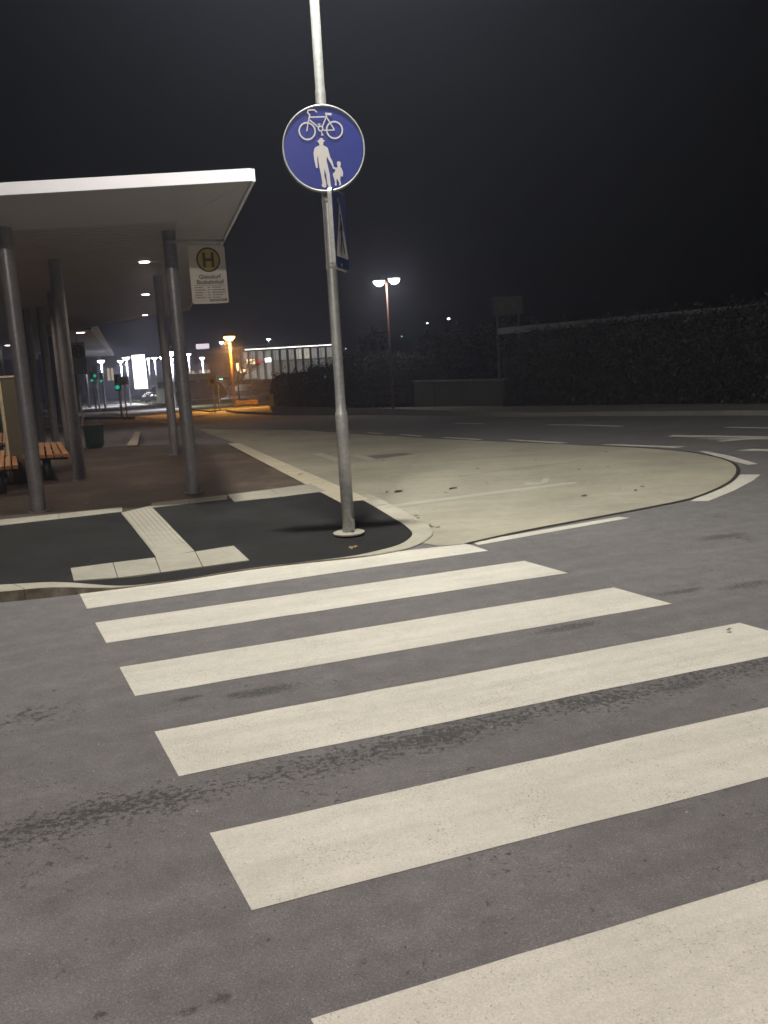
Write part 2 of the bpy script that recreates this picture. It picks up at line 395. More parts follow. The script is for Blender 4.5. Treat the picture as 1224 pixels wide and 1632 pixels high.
def ribbon(name, pl, w, mat, dz, parent, side=0.0):
    m = MB(); n = len(pl)
    for i, (x, y) in enumerate(pl):
        a = pl[max(0, i - 1)]; b = pl[min(n - 1, i + 1)]; L = math.dist(a, b) or 1; nx, ny = -(b[1] - a[1]) / L, (b[0] - a[0]) / L
        wl_ = side - w / 2; wr_ = side + w / 2
        m.v += [(x + nx * wl_, y + ny * wl_, zg(y) + dz), (x + nx * wr_, y + ny * wr_, zg(y) + dz)]
    m.f = [(2 * i, 2 * i + 2, 2 * i + 3, 2 * i + 1) for i in range(n - 1)]
    o = m.build(name, mat, None); o.parent = parent; return o
ribbon('tar_joint', resample(smooth_poly(bay_edge, 2), 70), 0.045, 'tar_joint', 0.0072, bay)

def mark(name, pts, mat='road_paint', parent=None, dz=0.002):
    o = sheet(name, pts, mat, dz, parent or road, thick=0.0); return o
# crosswalk: 0.5 m stripes, 0.5 m gaps, about 3.1 m long
_a = 0.3312; U = (math.cos(_a), math.sin(_a)); N = (math.sin(_a), -math.cos(_a)); O = (-2.3551, 6.5128)
def cw(c, v): return (O[0] + U[0] * c + N[0] * v, O[1] + U[1] * c + N[1] * v)
mark('crosswalk_stripe', [(-2.300, 6.394), (-2.106, 5.962), (-0.562, 6.539), (0.833, 7.055), (0.695, 7.359), (0.434, 7.304), (0.022, 7.194), (-0.291, 7.134), (-0.598, 7.063), (-1.127, 6.942), (-1.568, 6.677), (-1.945, 6.590)])
for k in range(1, 7):
    L0 = lambda v: 0.1003 * v
    R0 = lambda v: 3.0707 + 0.1647 * v + (0.03 if k == 1 else 0)
    a, b = k, k + 0.5
    q = []
    for v, lo, hi in ((a, L0(a), R0(a)), (b, R0(b), L0(b))):
        for i in range(13):
            c = lo + (hi - lo) * i / 12
            q.append(cw(c, v + random.uniform(-0.004, 0.004)))
    mark('crosswalk_stripe', q)
# painted dashes round the mouth of the bay and on the main road
for q in ([(0.777, 7.285), (0.739, 7.424), (2.199, 8.161), (2.289, 8.083)],
          [(3.091, 8.760), (3.438, 9.214), (3.862, 9.749), (4.232, 10.309), (4.431, 10.221), (4.174, 9.822), (3.726, 9.236), (3.248, 8.704)],
          [(4.616, 12.749), (4.716, 12.651), (4.791, 11.997), (4.779, 11.102), (4.638, 11.070), (4.608, 11.639), (4.614, 12.329)],
          [(3.579, 14.293), (3.762, 14.289), (4.656, 13.365), (4.450, 13.293)], [(2.283, 15.989), (2.416, 15.967), (3.189, 14.903), (3.026, 14.835)],
          [(1.180, 17.142), (1.303, 17.157), (1.923, 16.315), (1.811, 16.259)], [(0.380, 18.400), (0.486, 18.426), (0.891, 17.677), (0.788, 17.631)],
          [(-0.302, 19.617), (-0.219, 19.650), (0.097, 19.009), (0.016, 18.957)], [(-0.871, 20.624), (-0.814, 20.665), (-0.553, 20.173), (-0.609, 20.135)],
          [(3.523, 18.804), (3.688, 18.825), (4.838, 17.329), (4.679, 17.289)], [(6.191, 15.943), (6.350, 15.971), (7.101, 15.206), (6.958, 15.133)],
          [(1.757, 21.339), (1.909, 21.345), (2.482, 20.455), (2.336, 20.450)],
          [(5.100, 12.568), (5.364, 12.639), (5.762, 12.286), (5.586, 12.132)],
          [(4.884, 14.938), (5.040, 15.153), (6.506, 13.883), (6.358, 13.650)]):
    mark('lane_dash', q)
mark('arrow_marking', [(5.147, 14.363), (5.948, 14.020), (6.363, 13.831), (6.260, 13.605), (5.775, 13.846), (5.366, 13.761), (5.296, 13.888), (5.570, 13.953)])
# old lines and a patch on the concrete
mark('worn_line', [(0.057, 9.426), (0.115, 9.571), (1.038, 9.988), (2.139, 10.430), (2.347, 10.452), (2.268, 10.299), (1.053, 9.799), (0.193, 9.420)], 'worn_paint', bay, 0.0068)
mark('worn_line', [(1.696, 10.478), (1.747, 10.645), (1.918, 10.575), (2.010, 10.900), (2.087, 10.896), (1.984, 10.521), (1.793, 10.386)], 'worn_paint', bay, 0.0064)
mark('worn_line', [(-1.193, 15.424), (-1.047, 15.550), (-0.637, 14.370), (-0.726, 14.063)], 'worn_paint', bay, 0.0068)
mark('worn_line', [(-0.517, 14.867), (-0.393, 15.047), (-0.092, 14.094), (-0.171, 13.873)], 'worn_paint', bay, 0.0068)
mark('repair_patch', [(-0.249, 14.631), (0.404, 14.767), (0.571, 14.483), (-0.072, 14.084)], 'road_asphalt', bay, 0.0062)
ribbon('crack', [(1.000, 11.512), (1.445, 11.761), (2.081, 12.011), (2.870, 12.437)], 0.012, 'tar_joint', 0.0065, bay)

# ------------------------------------------------------------------ raised pavement
def sst(a, b, x):
    t = min(1, max(0, (x - a) / (b - a))); return t * t * (3 - 2 * t)
def zs(x, y):
    front = 0.010 + 0.075 * sst(-1.9, -2.6, x)
    s = sst(0, 1, (y - (7.2 + 0.36 * min(x, 0.3))) / 2.4)
    return front + (0.10 - front) * s
kerb_in = smooth_poly([(-0.480, 9.649), (-0.333, 9.640), (-0.212, 9.387), (-0.020, 8.782), (0.183, 8.190), (0.253, 7.876), (0.233, 7.680), (0.125, 7.411), (-0.085, 7.215), (-0.286, 7.075), (-0.590, 6.992), (-1.111, 6.858), (-1.554, 6.634), (-1.916, 6.505), (-2.449, 6.477), (-2.920, 6.472), (-3.508, 6.511)], 2)
back = [(-4.709, 8.911), (-4.019, 9.109), (-2.876, 9.603), (-1.800, 10.083), (-0.791, 10.527), (-0.572, 9.905)]
pavement = struct(sheet('pavement', kerb_in + [(x, y) for x, y in back], 'new_asphalt', 0.0, cuts=0.25, zfun=zs))
platform = struct(sheet('platform', [(-0.572, 9.905), (-0.791, 10.527), (-1.800, 10.083), (-2.876, 9.603), (-4.019, 9.109), (-4.709, 8.911)] + [(-14, 9.0), (-26, 22.6), (-5.05, 18.25), (-2.999, 17.409)], 'warm_lit_asphalt', 0.10, thick=0.16, zfun=lambda x, y: zg(y)))
def stones(name, inner, outer, n_st, mat, parent, sub=4, gap=0.0025, lift=0.004, zf=zs, bottom=-0.08):
    N_ = n_st * sub + 1; a = resample(inner, N_); b = resample(outer, N_)
    for k in range(n_st):
        m = MB(); pts = []
        dz = random.uniform(-0.0015, 0.0015)
        for j in range(sub + 1):
            i = k * sub + j; p, q = Vector(a[i]), Vector(b[i])
            if j == 0: p = p.lerp(Vector(a[i + 1]), gap / max(.02, math.dist(a[i], a[i + 1]))); q = q.lerp(Vector(b[i + 1]), gap / max(.02, math.dist(b[i], b[i + 1])))
            if j == sub: p = p.lerp(Vector(a[i - 1]), gap / max(.02, math.dist(a[i], a[i - 1]))); q = q.lerp(Vector(b[i - 1]), gap / max(.02, math.dist(b[i], b[i - 1])))
            c = p.lerp(q, 0.93)
            z1 = zf(p.x, p.y) + lift + dz; z2 = zf(q.x, q.y) + lift + dz
            z2 = max(z2, 0.012)
            m.v += [(p.x, p.y, bottom), (p.x, p.y, z1), (c.x, c.y, z2), (q.x, q.y, z2 - 0.008), (q.x, q.y, bottom)]
        for j in range(sub):
            for e in range(4): m.f.append((5 * j + e, 5 * j + 5 + e, 5 * j + 6 + e, 5 * j + 1 + e))
        m.f += [(0, 1, 2, 3, 4), tuple(5 * sub + i for i in range(5))]
        m.build(name, mat, None).parent = parent
kerb = thing('kerb', 'pale stone kerb curving round the pavement corner beside the crosswalk', 'kerb')
kin = smooth_poly([(-0.313, 9.676), (-0.020, 8.782), (0.183, 8.190), (0.253, 7.876), (0.233, 7.680), (0.125, 7.411), (-0.085, 7.215), (-0.286, 7.075), (-0.590, 6.992), (-1.111, 6.858), (-1.554, 6.634), (-1.916, 6.505), (-2.449, 6.477), (-2.920, 6.472), (-3.508, 6.511)], 2)
kout = smooth_poly([(-0.141, 9.824), (0.074, 9.127), (0.225, 8.741), (0.344, 8.343), (0.424, 8.110), (0.445, 7.861), (0.395, 7.647), (0.227, 7.297), (-0.086, 7.098), (-0.287, 7.047), (-0.591, 6.989), (-1.114, 6.868), (-1.556, 6.635), (-1.919, 6.507), (-2.411, 6.362), (-2.843, 6.282), (-3.385, 6.262)], 2)
stones('kerb_stone', kin, kout, 9, 'kerb_stone', kerb, sub=7)
# platform edge: wide pale slabs beside the bay
edge = thing('platform_edge', 'wide cream painted edging slabs along the platform beside the bus bay', 'edging')
stones('edge_slab', [(-0.464, 9.340), (-2.999, 17.409)], [(-0.128, 9.430), (-2.755, 17.352)], 9, 'edge_paint', edge, sub=1, zf=lambda x, y: zg(y) + 0.10)
# band of slabs between dark pavement and platform
band = thing('slab_band', 'narrow band of pale paving slabs between dark pavement and brown platform', 'paving')
stones('slab', [(-4.728, 8.949), (-4.019, 9.109), (-2.870, 9.580)], [(-4.931, 9.353), (-4.185, 9.505), (-2.967, 9.923)], 3, 'slab_stone', band, sub=1, zf=lambda x, y: 0.10)
stones('slab', [(-2.590, 9.730), (-1.792, 10.035)], [(-2.684, 10.108), (-1.854, 10.410)], 2, 'slab_stone', band, sub=1, zf=lambda x, y: 0.10)
stones('slab', [(-1.678, 9.816), (-1.166, 9.988), (-0.661, 10.225)], [(-1.858, 10.436), (-1.376, 10.680), (-0.913, 10.951)], 2, 'slab_stone', band, sub=1, zf=lambda x, y: 0.10, lift=0.007)
# tactile guide strip with ribs and its T-shaped head
guide = thing('tactile_strip', 'ribbed pale tactile guide strip leading across dark pavement to the kerb', 'tactile paving')
gl = [(-2.852, 9.469), (-2.297, 8.114), (-1.946, 7.326)]; gr_ = [(-2.624, 9.842), (-2.046, 8.378), (-1.662, 7.506)]
def gp(s, t):
    a = resample(gl, 101)[int(round(t * 100))]; b = resample(gr_, 101)[int(round(t * 100))]
    return (a[0] + (b[0] - a[0]) * s, a[1] + (b[1] - a[1]) * s)
for k in range(5):
    t0, t1 = k / 5 + 0.0012, (k + 1) / 5 - 0.0012
    q = [gp(0, t0), gp(1, t0), gp(1, t1), gp(0, t1)]; m = MB()
    m.hexa([(x, y, -0.02) for x, y in q], [(x, y, zs(x, y) + 0.007) for x, y in q])
    sl = m.build('guide_slab', 'slab_stone', None); sl.parent = guide
    if k < 4 or True:
        m = MB(); t1r = t1 if k < 4 else t0 + (t1 - t0) * 0.35
        for r in range(7):
            s0, s1 = (r + 0.25) / 7, (r + 0.7) / 7
            q = [gp(s0, t0), gp(s1, t0), gp(s1, t1r), gp(s0, t1r)]
            m.hexa([(x, y, zs(x, y) + 0.006) for x, y in q], [(x, y, zs(x, y) + 0.0105) for x, y in q])
        m.build('rib', 'slab_stone', None).parent = sl
head_b = [(-2.527, 6.889), (-2.258, 7.124), (-1.964, 7.336), (-1.652, 7.484), (-1.339, 7.634)]; head_f = [(-2.383, 6.529), (-2.101, 6.711), (-1.806, 6.867), (-1.493, 6.982), (-1.131, 7.124)]
for k in range(4):
    a, b = Vector(head_b[k]), Vector(head_b[k + 1]); c, d = Vector(head_f[k + 1]), Vector(head_f[k]); g = 0.003 / (b - a).length
    q = [a.lerp(b, g), b.lerp(a, g), c.lerp(d, g), d.lerp(c, g)]
    m = MB(); m.hexa([(p.x, p.y, -0.02) for p in q], [(p.x, p.y, zs(p.x, p.y) + 0.0085) for p in q])
    m.build('head_slab', 'slab_stone', None).parent = guide
# pale wedge of kerb at the far end of the platform, and the far kerbs
m = MB(); q = [(-5.175, 18.059), (-4.933, 17.972), (-6.316, 23.447), (-6.585, 23.950)]
m.hexa([(x, y, zg(y) - 0.05) for x, y in q], [(x, y, zg(y) + 0.125) for x, y in q])
tag(m.build('kerb_ramp', 'kerb_stone'), 'short pale wedge of kerb at the far end of the brown platform', 'kerb')

# far side of the main road: pavement, kerb stones
fk = [(34.3, -9.2), (7.936, 17.998), (5.769, 20.498), (3.234, 23.205), (0.335, 27.921), (-2.780, 31.987), (-3.877, 33.689)]
fb = [(37.5, -6.5), (9.389, 20.766), (6.910, 23.941), (4.004, 27.025), (0.827, 31.280), (-2.640, 36.464), (-4.172, 38.755)]
far_pave = struct(sheet('far_pavement', fk + fb[::-1], 'far_pavement', 0.10, cuts=None, thick=0.16))
stones('kerb_stone', fk[::-1], [(x - .13, y - .11) for x, y in fk[::-1]], 46, 'far_pavement', far_pave, sub=1, zf=lambda x, y: zg(y) + 0.10, bottom=-0.4)
# verges round the car park
struct(sheet('grass_verge', [(-26.248, 94.069), (-7.767, 41.124), (-7.444, 42.109), (-5.170, 45.206), (-5.903, 51.743), (-10.721, 58.097), (-28.260, 114.396), (-64.652, 229.498)], 'grass', 0.06, thick=0.10))
struct(sheet('traffic_island', [(-3.773, 32.760), (-5.915, 37.271), (-6.969, 40.706), (-4.925, 43.030)], 'far_pavement', 0.09, thick=0.12))
struct(sheet('far_refuge', [(-17.760, 46.365), (-13.063, 40.847), (-10.309, 37.610), (-14.210, 47.670), (-24.768, 64.824)], 'far_pavement', 0.09, thick=0.12))
for q in ([(-11.245, 41.071), (-8.643, 35.653), (-6.869, 35.617), (-9.829, 41.858)], [(-31.941, 105.220), (-14.512, 58.491), (-14.156, 59.081), (-32.580, 110.426)], [(-8.663, 33.736), (-7.179, 30.430), (-6.845, 30.874), (-8.096, 33.562)],
          [(-13.066, 34.003), (-10.522, 33.954), (-10.933, 35.299), (-13.850, 36.066)]):
    mark('far_marking', q, 'worn_paint', road, 0.003)

# ------------------------------------------------------------------ lamp post with the round sign (its lantern is above the picture)
PX, PY = -0.33, 7.90
def street_lantern(name, x, y, z0, z1, label, aim, energy, col, group, tilt):
    L = thing(name, label, 'lamp post', (x, y, z0), group)
    MB().lathe((x, y, z0), [(0.145, 0.0), (0.145, 0.012), (0.13, 0.018), (0.05, 0.018)], 32).build('base_collar', 'slab_stone', L)
    p = MB().lathe((x, y, z0), [(0.056, 0.0), (0.056, 1.07), (0.053, 1.10), (0.0455, 1.12), (0.045, 1.2), (0.045, 3.76), (0.043, 3.785), (0.0395, 3.80), (0.038, z1 - z0)], 28).build('pole', 'galvanised', L, True)
    MB().box((x + 0.038, y - 0.047, z0 + 0.085), (0.03, 0.03, 0.09), 0.7).build('service_door', 'galvanised', p)
    ax, ay = aim; hx, hy = x + ax * 0.55, y + ay * 0.55; rz = math.atan2(ay, ax)
    MB().tube((x, y, z1 - 0.05), (x + ax * 0.3, y + ay * 0.3, z1 + 0.04), 0.03).build('arm', 'galvanised', L, True)
    MB().box((hx, hy, z1 + 0.05), (0.62, 0.26, 0.07), rz).build('lantern', 'lamp_grey', L)
    MB().box((hx, hy, z1 + 0.005), (0.46, 0.2, 0.012), rz).build('lens', 'lamp_white', L)
    lamp('lantern_light', 'AREA', (hx, hy, z1 - 0.01), L, energy, col, 0.35, aim=tilt)
    return L
street_lantern('lamp_post', PX, PY, 0.045, 7.2, 'galvanised lamp post on dark pavement corner carrying blue round sign', (0.1, -0.99), 1180, (1.0, 0.985, 0.865), 'crossing lamp posts', (0.15, 0.48, -1))
street_lantern('lamp_post', -2.4, -4.2, 0.0, 6.6, 'second galvanised lamp post on the near side of the crossing, without signs', (0.7, 0.71), 1230, (1.0, 0.885, 0.80), 'crossing lamp posts', (0.2, 0.3, -1))

# round blue sign: bicycle above a man leading a child
def disc(m, c, r, n, f):
    o = len(m.v); m.v.append(f(c[0], c[1]))
    for i in range(n): a = 2 * math.pi * i / n; m.v.append(f(c[0] + r * math.cos(a), c[1] + r * math.sin(a)))
    for i in range(n): m.f.append((o, o + 1 + i, o + 1 + (i + 1) % n))
def ring(m, c, r0, r1, n, f):
    o = len(m.v)
    for i in range(n):
        a = 2 * math.pi * i / n
        m.v += [f(c[0] + r0 * math.cos(a), c[1] + r0 * math.sin(a)), f(c[0] + r1 * math.cos(a), c[1] + r1 * math.sin(a))]
    for i in range(n): j = (i + 1) % n; m.f.append((o + 2 * i, o + 2 * i + 1, o + 2 * j + 1, o + 2 * j))
def stroke(m, a, b, w, f):
    dx, dy = b[0] - a[0], b[1] - a[1]; L = math.hypot(dx, dy); nx, ny = -dy / L * w / 2, dx / L * w / 2
    o = len(m.v); m.v += [f(a[0] + nx, a[1] + ny), f(b[0] + nx, b[1] + ny), f(b[0] - nx, b[1] - ny), f(a[0] - nx, a[1] - ny)]; m.f.append((o, o + 1, o + 2, o + 3))
def polyf(m, pts, f):
    o = len(m.v); m.v += [f(*p) for p in pts]; m.f.append(tuple(range(o, o + len(pts))))
SR = 0.338; SC = Vector((-0.325, 7.77, 3.345)); yaw = math.radians(7.0)
sx_ = Vector((math.cos(yaw), math.sin(yaw), 0)); sn = Vector((math.sin(yaw), -math.cos(yaw), 0)); sz_ = Vector((0, 0, 1))
rs = thing('round_sign', 'round blue sign with bicycle, man and child, on lamp post', 'traffic sign', tuple(SC))
def sp(u, v, d=0.0): return SC + sx_ * (u * SR) + sz_ * (v * SR) + sn * d
m = MB(); n = 64
prof = [(0.99, -0.052), (1.022, -0.05), (1.022, 0.004), (1.0, 0.006), (0.982, 0.001)]
for i in range(n):
    a = 2 * math.pi * i / n
    for r, d in prof: m.v.append(sp(r * math.cos(a), r * math.sin(a), d))
k = len(prof)
for i in range(n):
    for j in range(k - 1): m.f.append((i * k + j, ((i + 1) % n) * k + j, ((i + 1) % n) * k + j + 1, i * k + j + 1))
m.build('rim', 'galvanised', rs, True)
m = MB(); disc(m, (0, 0), 1.0, 64, lambda u, v: sp(u, v, -0.045)); m.build('back_plate', 'galvanised', rs)
m = MB(); disc(m, (0, 0), 0.985, 64, lambda u, v: sp(u, v, 0.0)); face = m.build('face', 'sign_blue', rs)
def Q(x, y): return ((x - 600) / 465, -(y - 640) / 507)
F = lambda u, v: sp(u, v, 0.003)
m = MB()
for c in ((422, 430), (735, 425)):
    ring(m, Q(*c), 0.176, 0.212, 36, F)
F2 = lambda u, v: sp(u, v, 0.0045)
for a, b, w in (((440, 325), (418, 432), .026), ((465, 235), (440, 330), .03), ((465, 268), (660, 268), .028), ((458, 300), (560, 395), .028), ((652, 268), (592, 392), .028), ((648, 262), (732, 420), .026), ((590, 424), (735, 426), .024),
                ((650, 235), (655, 268), .03), ((640, 232), (712, 240), .05), ((445, 225), (468, 240), .03), ((440, 222), (450, 186), .03), ((448, 186), (520, 184), .028), ((518, 184), (547, 212), .028), ((560, 352), (568, 380), .024), ((548, 352), (578, 354), .022), ((582, 430), (592, 478), .024), ((578, 479), (606, 481), .022)):
    stroke(m, Q(*a), Q(*b), w, F2)
ring(m, Q(577, 405), 0.04, 0.07, 20, lambda u, v: sp(u, v, 0.0055))
m.build('bicycle_symbol', 'sign_white', face)
man = [(560, 520), (575, 512), (592, 518), (602, 540), (618, 548), (612, 557), (598, 560), (598, 585), (592, 602), (620, 615), (645, 635), (655, 690), (665, 740), (690, 800), (700, 862), (722, 872), (714, 890), (690, 885), (680, 850), (650, 785), (628, 735), (622, 790), (632, 850), (648, 960), (650, 1060), (657, 1095), (640, 1104), (622, 1095), (612, 1050), (608, 960), (592, 880), (584, 960), (600, 1050), (600, 1090), (585, 1108), (555, 1098), (546, 1075), (556, 1050), (548, 960), (534, 860), (528, 790), (525, 720), (515, 760), (516, 868), (500, 872), (492, 850), (480, 760), (478, 690), (492, 635), (515, 615), (550, 602), (552, 588), (544, 575), (540, 560), (520, 550), (545, 542)]
child = [(738, 830), (740, 805), (760, 795), (780, 805), (784, 830), (774, 862), (790, 885), (803, 930), (798, 975), (785, 985), (772, 965), (775, 935), (768, 1000), (765, 1030), (774, 1060), (766, 1085), (748, 1090), (752, 1060), (735, 1020), (728, 1000), (720, 1035), (722, 1075), (712, 1092), (698, 1082), (702, 1040), (694, 1000), (684, 965), (684, 945), (712, 915), (714, 890), (722, 872), (745, 868)]
def flat_fill(pts):
    bm = bmesh.new(); bm.faces.new([bm.verts.new((*p, 0)) for p in pts]); bmesh.ops.triangulate(bm, faces=bm.faces[:]); bm.verts.index_update()
    r = ([tuple(v.co)[:2] for v in bm.verts], [tuple(v.index for v in f.verts) for f in bm.faces]); bm.free(); return r
m = MB()
for pts in (man, child):
    v_, f_ = flat_fill([Q(*p) for p in pts]); m.add([F(*p) for p in v_], f_)
m.build('people_symbol', 'sign_white', face)
for dz in (0.12, -0.2): MB().box(SC - sn * 0.06 + Vector((0, 0, dz)), (0.2, 0.03, 0.05), yaw).build('bracket', 'galvanised', rs)

# box sign seen almost edge-on: pedestrian in a white triangle on blue
XA = Vector((-0.285, 7.72, 0)); XB = Vector((-0.185, 8.14, 0)); xd = (XB - XA).normalized(); xnrm = Vector((xd.y, -xd.x, 0))
xs = thing('crossing_sign', 'blue box sign with pedestrian in white triangle, seen nearly edge-on', 'traffic sign', (XA.x, XA.y, 2.37))
XW = (XB - XA).length; XH = 0.66; Z0 = 2.375
def xp(u, v, d=0.0): return XA + xd * u + Vector((0, 0, Z0 + v)) + xnrm * d
def rounded(w, h, r, n=5):
    out = []
    for cx, cy, a0 in ((w - r, r, -90), (w - r, h - r, 0), (r, h - r, 90), (r, r, 180)):
        for i in range(n + 1): a = math.radians(a0 + 90 * i / n); out.append((cx + r * math.cos(a), cy + r * math.sin(a)))
    return out
rp = rounded(XW, XH, 0.05); m = MB(); n = len(rp)
m.v = [xp(u, v, 0.0) for u, v in rp] + [xp(u, v, -0.034) for u, v in rp]
m.f = [tuple(range(n)), tuple(range(n, 2 * n))[::-1]] + [(i, (i + 1) % n, n + (i + 1) % n, n + i) for i in range(n)]
m.build('box', 'galvanised', xs)
m = MB(); polyf(m, [(XW / 2 + (u - XW / 2) * 0.955, XH / 2 + (v - XH / 2) * 0.97) for u, v in rounded(XW, XH, 0.045)], lambda u, v: xp(u, v, 0.003)); fc = m.build('face', 'sign_blue_dark', xs)
m = MB(); polyf(m, [(XW * 0.06, 0.10), (XW * 0.94, 0.10), (XW * 0.5, 0.57)], lambda u, v: xp(u, v, 0.0055)); m.build('triangle', 'sign_white', fc)
m = MB(); G2 = lambda u, v: xp(u * XW, v, 0.008)
disc(m, (0.5, 0.445), 0.02, 14, lambda u, v: xp(XW * 0.5 + (u - 0.5), v, 0.008))
for a, b, w in (((.5, .42), (.5, .29), .07), ((.5, .30), (.36, .14), .045), ((.5, .30), (.64, .14), .045), ((.5, .40), (.36, .31), .035), ((.5, .40), (.62, .33), .035)):
    stroke(m, (a[0] * XW, a[1]), (b[0] * XW, b[1]), w * 0.6, lambda u, v: xp(u, v, 0.008 + 0.0004 * len(m.v) / 4))
m.build('walker_symbol', 'sign_black', fc)
for z in (2.41, 2.95):
    cl_ = MB().tube((PX, PY, z - 0.02), (PX, PY, z + 0.02), 0.052, n=20).build('clamp', 'galvanised', xs, True)
    MB().box((PX + 0.06, PY, z), (0.06, 0.03, 0.03), 0.24).build('clamp_arm', 'galvanised', cl_)
m = MB(); m.tube((PX - 0.035, PY - 0.045, 2.37), (PX - 0.035, PY - 0.045, 3.08), 0.009, n=8); m.build('cable_duct', 'galvanised', xs)

# ------------------------------------------------------------------ bus-stop canopy
ZB = 3.30; ZI = 3.20
A_ = (-1.055, 8.707); B_ = (-5.502, 27.119); C_ = (-13.0, 36.6); D_ = (-19.0, 36.6); E_ = (-9.6, A_[1])
outer = [A_, B_, C_, D_, E_]
AI = (-2.079, 10.120); BI = (B_[0] - 1.05, B_[1] - 0.9); CI = (C_[0] + 0.3, C_[1] - 1.2); DI = (D_[0] + 1, D_[1] - 1); EI = (E_[0] + 1.0, AI[1])
inner = [AI, BI, CI, DI, EI]
can = thing('canopy', 'large bus stop canopy with white fascia on grey round columns', 'canopy', (A_[0], A_[1], 0.1))
ZT = 3.412
for i in range(5):
    a, b = outer[i], outer[(i + 1) % 5]
    m = MB(); e = Vector((b[0] - a[0], b[1] - a[1], 0)).normalized(); nn = Vector((e.y, -e.x, 0)) * 0.03
    m.hexa([(a[0], a[1], ZB), (b[0], b[1], ZB), (b[0] + nn.x, b[1] + nn.y, ZB), (a[0] + nn.x, a[1] + nn.y, ZB)], [(a[0], a[1], ZT), (b[0], b[1], ZT), (b[0] + nn.x, b[1] + nn.y, ZT), (a[0] + nn.x, a[1] + nn.y, ZT)])
    m.build('fascia', 'roof_white', can)
    a2, b2 = inner[i], inner[(i + 1) % 5]
    L = math.dist(a, b); k = max(1, int(L / 3.0)) if i in (0, 4) else 1
    for j in range(k):
        t0, t1 = j / k, (j + 1) / k; g = 0.004 / L
        f = lambda p, q, t: (p[0] + (q[0] - p[0]) * t, p[1] + (q[1] - p[1]) * t)
        o0, o1, i0, i1 = f(a, b, t0 + g), f(a, b, t1 - g), f(a2, b2, t0 + g), f(a2, b2, t1 - g)
        m = MB(); m.add([(*o0, ZB + 0.02), (*o1, ZB + 0.02), (*i1, ZI + 0.001), (*i0, ZI + 0.001), (*o0, ZB + 0.05), (*o1, ZB + 0.05), (*i1, ZI + 0.05), (*i0, ZI + 0.05)], [(3, 2, 1, 0), (4, 5, 6, 7), (0, 1, 5, 4), (1, 2, 6, 5), (2, 3, 7, 6), (3, 0, 4, 7)])
        m.build('soffit_panel', 'soffit', can)
m = MB(); m.prism(outer, ZT - 0.03, ZT - 0.004); m.build('roof', 'roof_top', can)
m = MB(); m.prism(inner, ZI + 0.05, ZI + 0.07); m.build('ceiling_backing', 'roof_top', can)
# ceiling boards run crosswise, one joined part
def span_x(poly, y):
    xs_ = []
    for p, q in zip(poly, poly[1:] + poly[:1]):
        if (p[1] - y) * (q[1] - y) < 0: xs_.append(p[0] + (q[0] - p[0]) * (y - p[1]) / (q[1] - p[1]))
    return (min(xs_), max(xs_)) if len(xs_) > 1 else None
m = MB(); y = AI[1] + 0.005
while y < CI[1] - 0.2:
    s0, s1 = span_x(inner, y + 0.004), span_x(inner, y + 0.172)
    if s0 and s1: m.hexa([(s0[0], y, ZI), (s0[1], y, ZI), (s1[1], y + 0.172, ZI), (s1[0], y + 0.172, ZI)], [(s0[0], y, ZI + 0.03), (s0[1], y, ZI + 0.03), (s1[1], y + 0.172, ZI + 0.03), (s1[0], y + 0.172, ZI + 0.03)])
    y += 0.2
o = m.build('ceiling_boards', 'ceiling_board', can); o['kind'] = 'stuff'
cols = [(-3.93, 9.96, .082), (-2.33, 10.77, .078), (-3.66, 15.72, .078), (-4.38, 12.76, .085), (-8.18, 21.46, .085), (-7.72, 21.1, .085), (-6.15, 17.49, .07), (-5.88, 17.2, .05), (-7.5, 13.6, .085), (-9.6, 24.5, .085)]
for x, y, r in cols:
    z0 = zg(y) + 0.10; m = MB(); m.tube((x, y, z0), (x, y, ZI + 0.02), r, n=24, cap=False); c = m.build('column', 'column_steel', can, True)
    m = MB(); m.lathe((x, y, z0), [(r + 0.03, 0.0), (r + 0.03, 0.008), (r, 0.009)], 24); m.build('base_plate', 'column_steel', c)
for x, y in ((-3.336, 13.577), (-4.783, 19.288), (-6.618, 26.371), (-17.204, 48.660), (-9.0, 22.8), (-5.9, 11.6), (-7.3, 16.5)):
    if y > 40: continue
    m = MB(); m.tube((x, y, ZI - 0.004), (x, y, ZI - 0.012), 0.075, n=20); m.build('downlight', 'downlight', can)
    lamp('downlight_light', 'SPOT', (x, y, ZI - 0.03), can, 130, (1.0, 0.84, 0.68), 0.06, spot=math.radians(150))
# hanging bus stop sign
hb = thing('stop_sign', 'white bus stop board with yellow and green H circle hanging from a bar', 'bus stop sign', (-2.0, 10.6, 3.05))
H0 = Vector((-2.114, 10.72, 0)); H1 = Vector((-1.71, 10.87, 0)); hd = (H1 - H0).normalized(); hn = Vector((hd.y, -hd.x, 0)); HW = (H1 - H0).length; HH = 0.668; HZ = 2.35
def hp(u, v, d=0.0): return H0 + hd * u + Vector((0, 0, HZ + v)) + hn * d
m = MB(); m.tube((-2.33, 10.64, 3.065), tuple(hp(HW + 0.0, 0.715)), 0.02, n=12); m.build('bar', 'bar_metal', hb, True)
rp = rounded(HW, HH, 0.03); n = len(rp); m = MB()
m.v = [hp(u, v, 0.0) for u, v in rp] + [hp(u, v, -0.02) for u, v in rp]
m.f = [tuple(range(n)), tuple(range(n, 2 * n))[::-1]] + [(i, (i + 1) % n, n + (i + 1) % n, n + i) for i in range(n)]
board = m.build('board', 'stop_white', hb)
for u in (0.07, HW - 0.07):
    m = MB(); m.box(hp(u, HH + 0.02, -0.01), (0.02, 0.016, 0.07), math.atan2(hd.y, hd.x)); m.build('hanger', 'bar_metal', hb)
cc = (HW * 0.53, 0.505); m = MB(); disc(m, cc, 0.142, 40, lambda u, v: hp(u, v, 0.002)); m.build('circle_ring', 'stop_green', board)
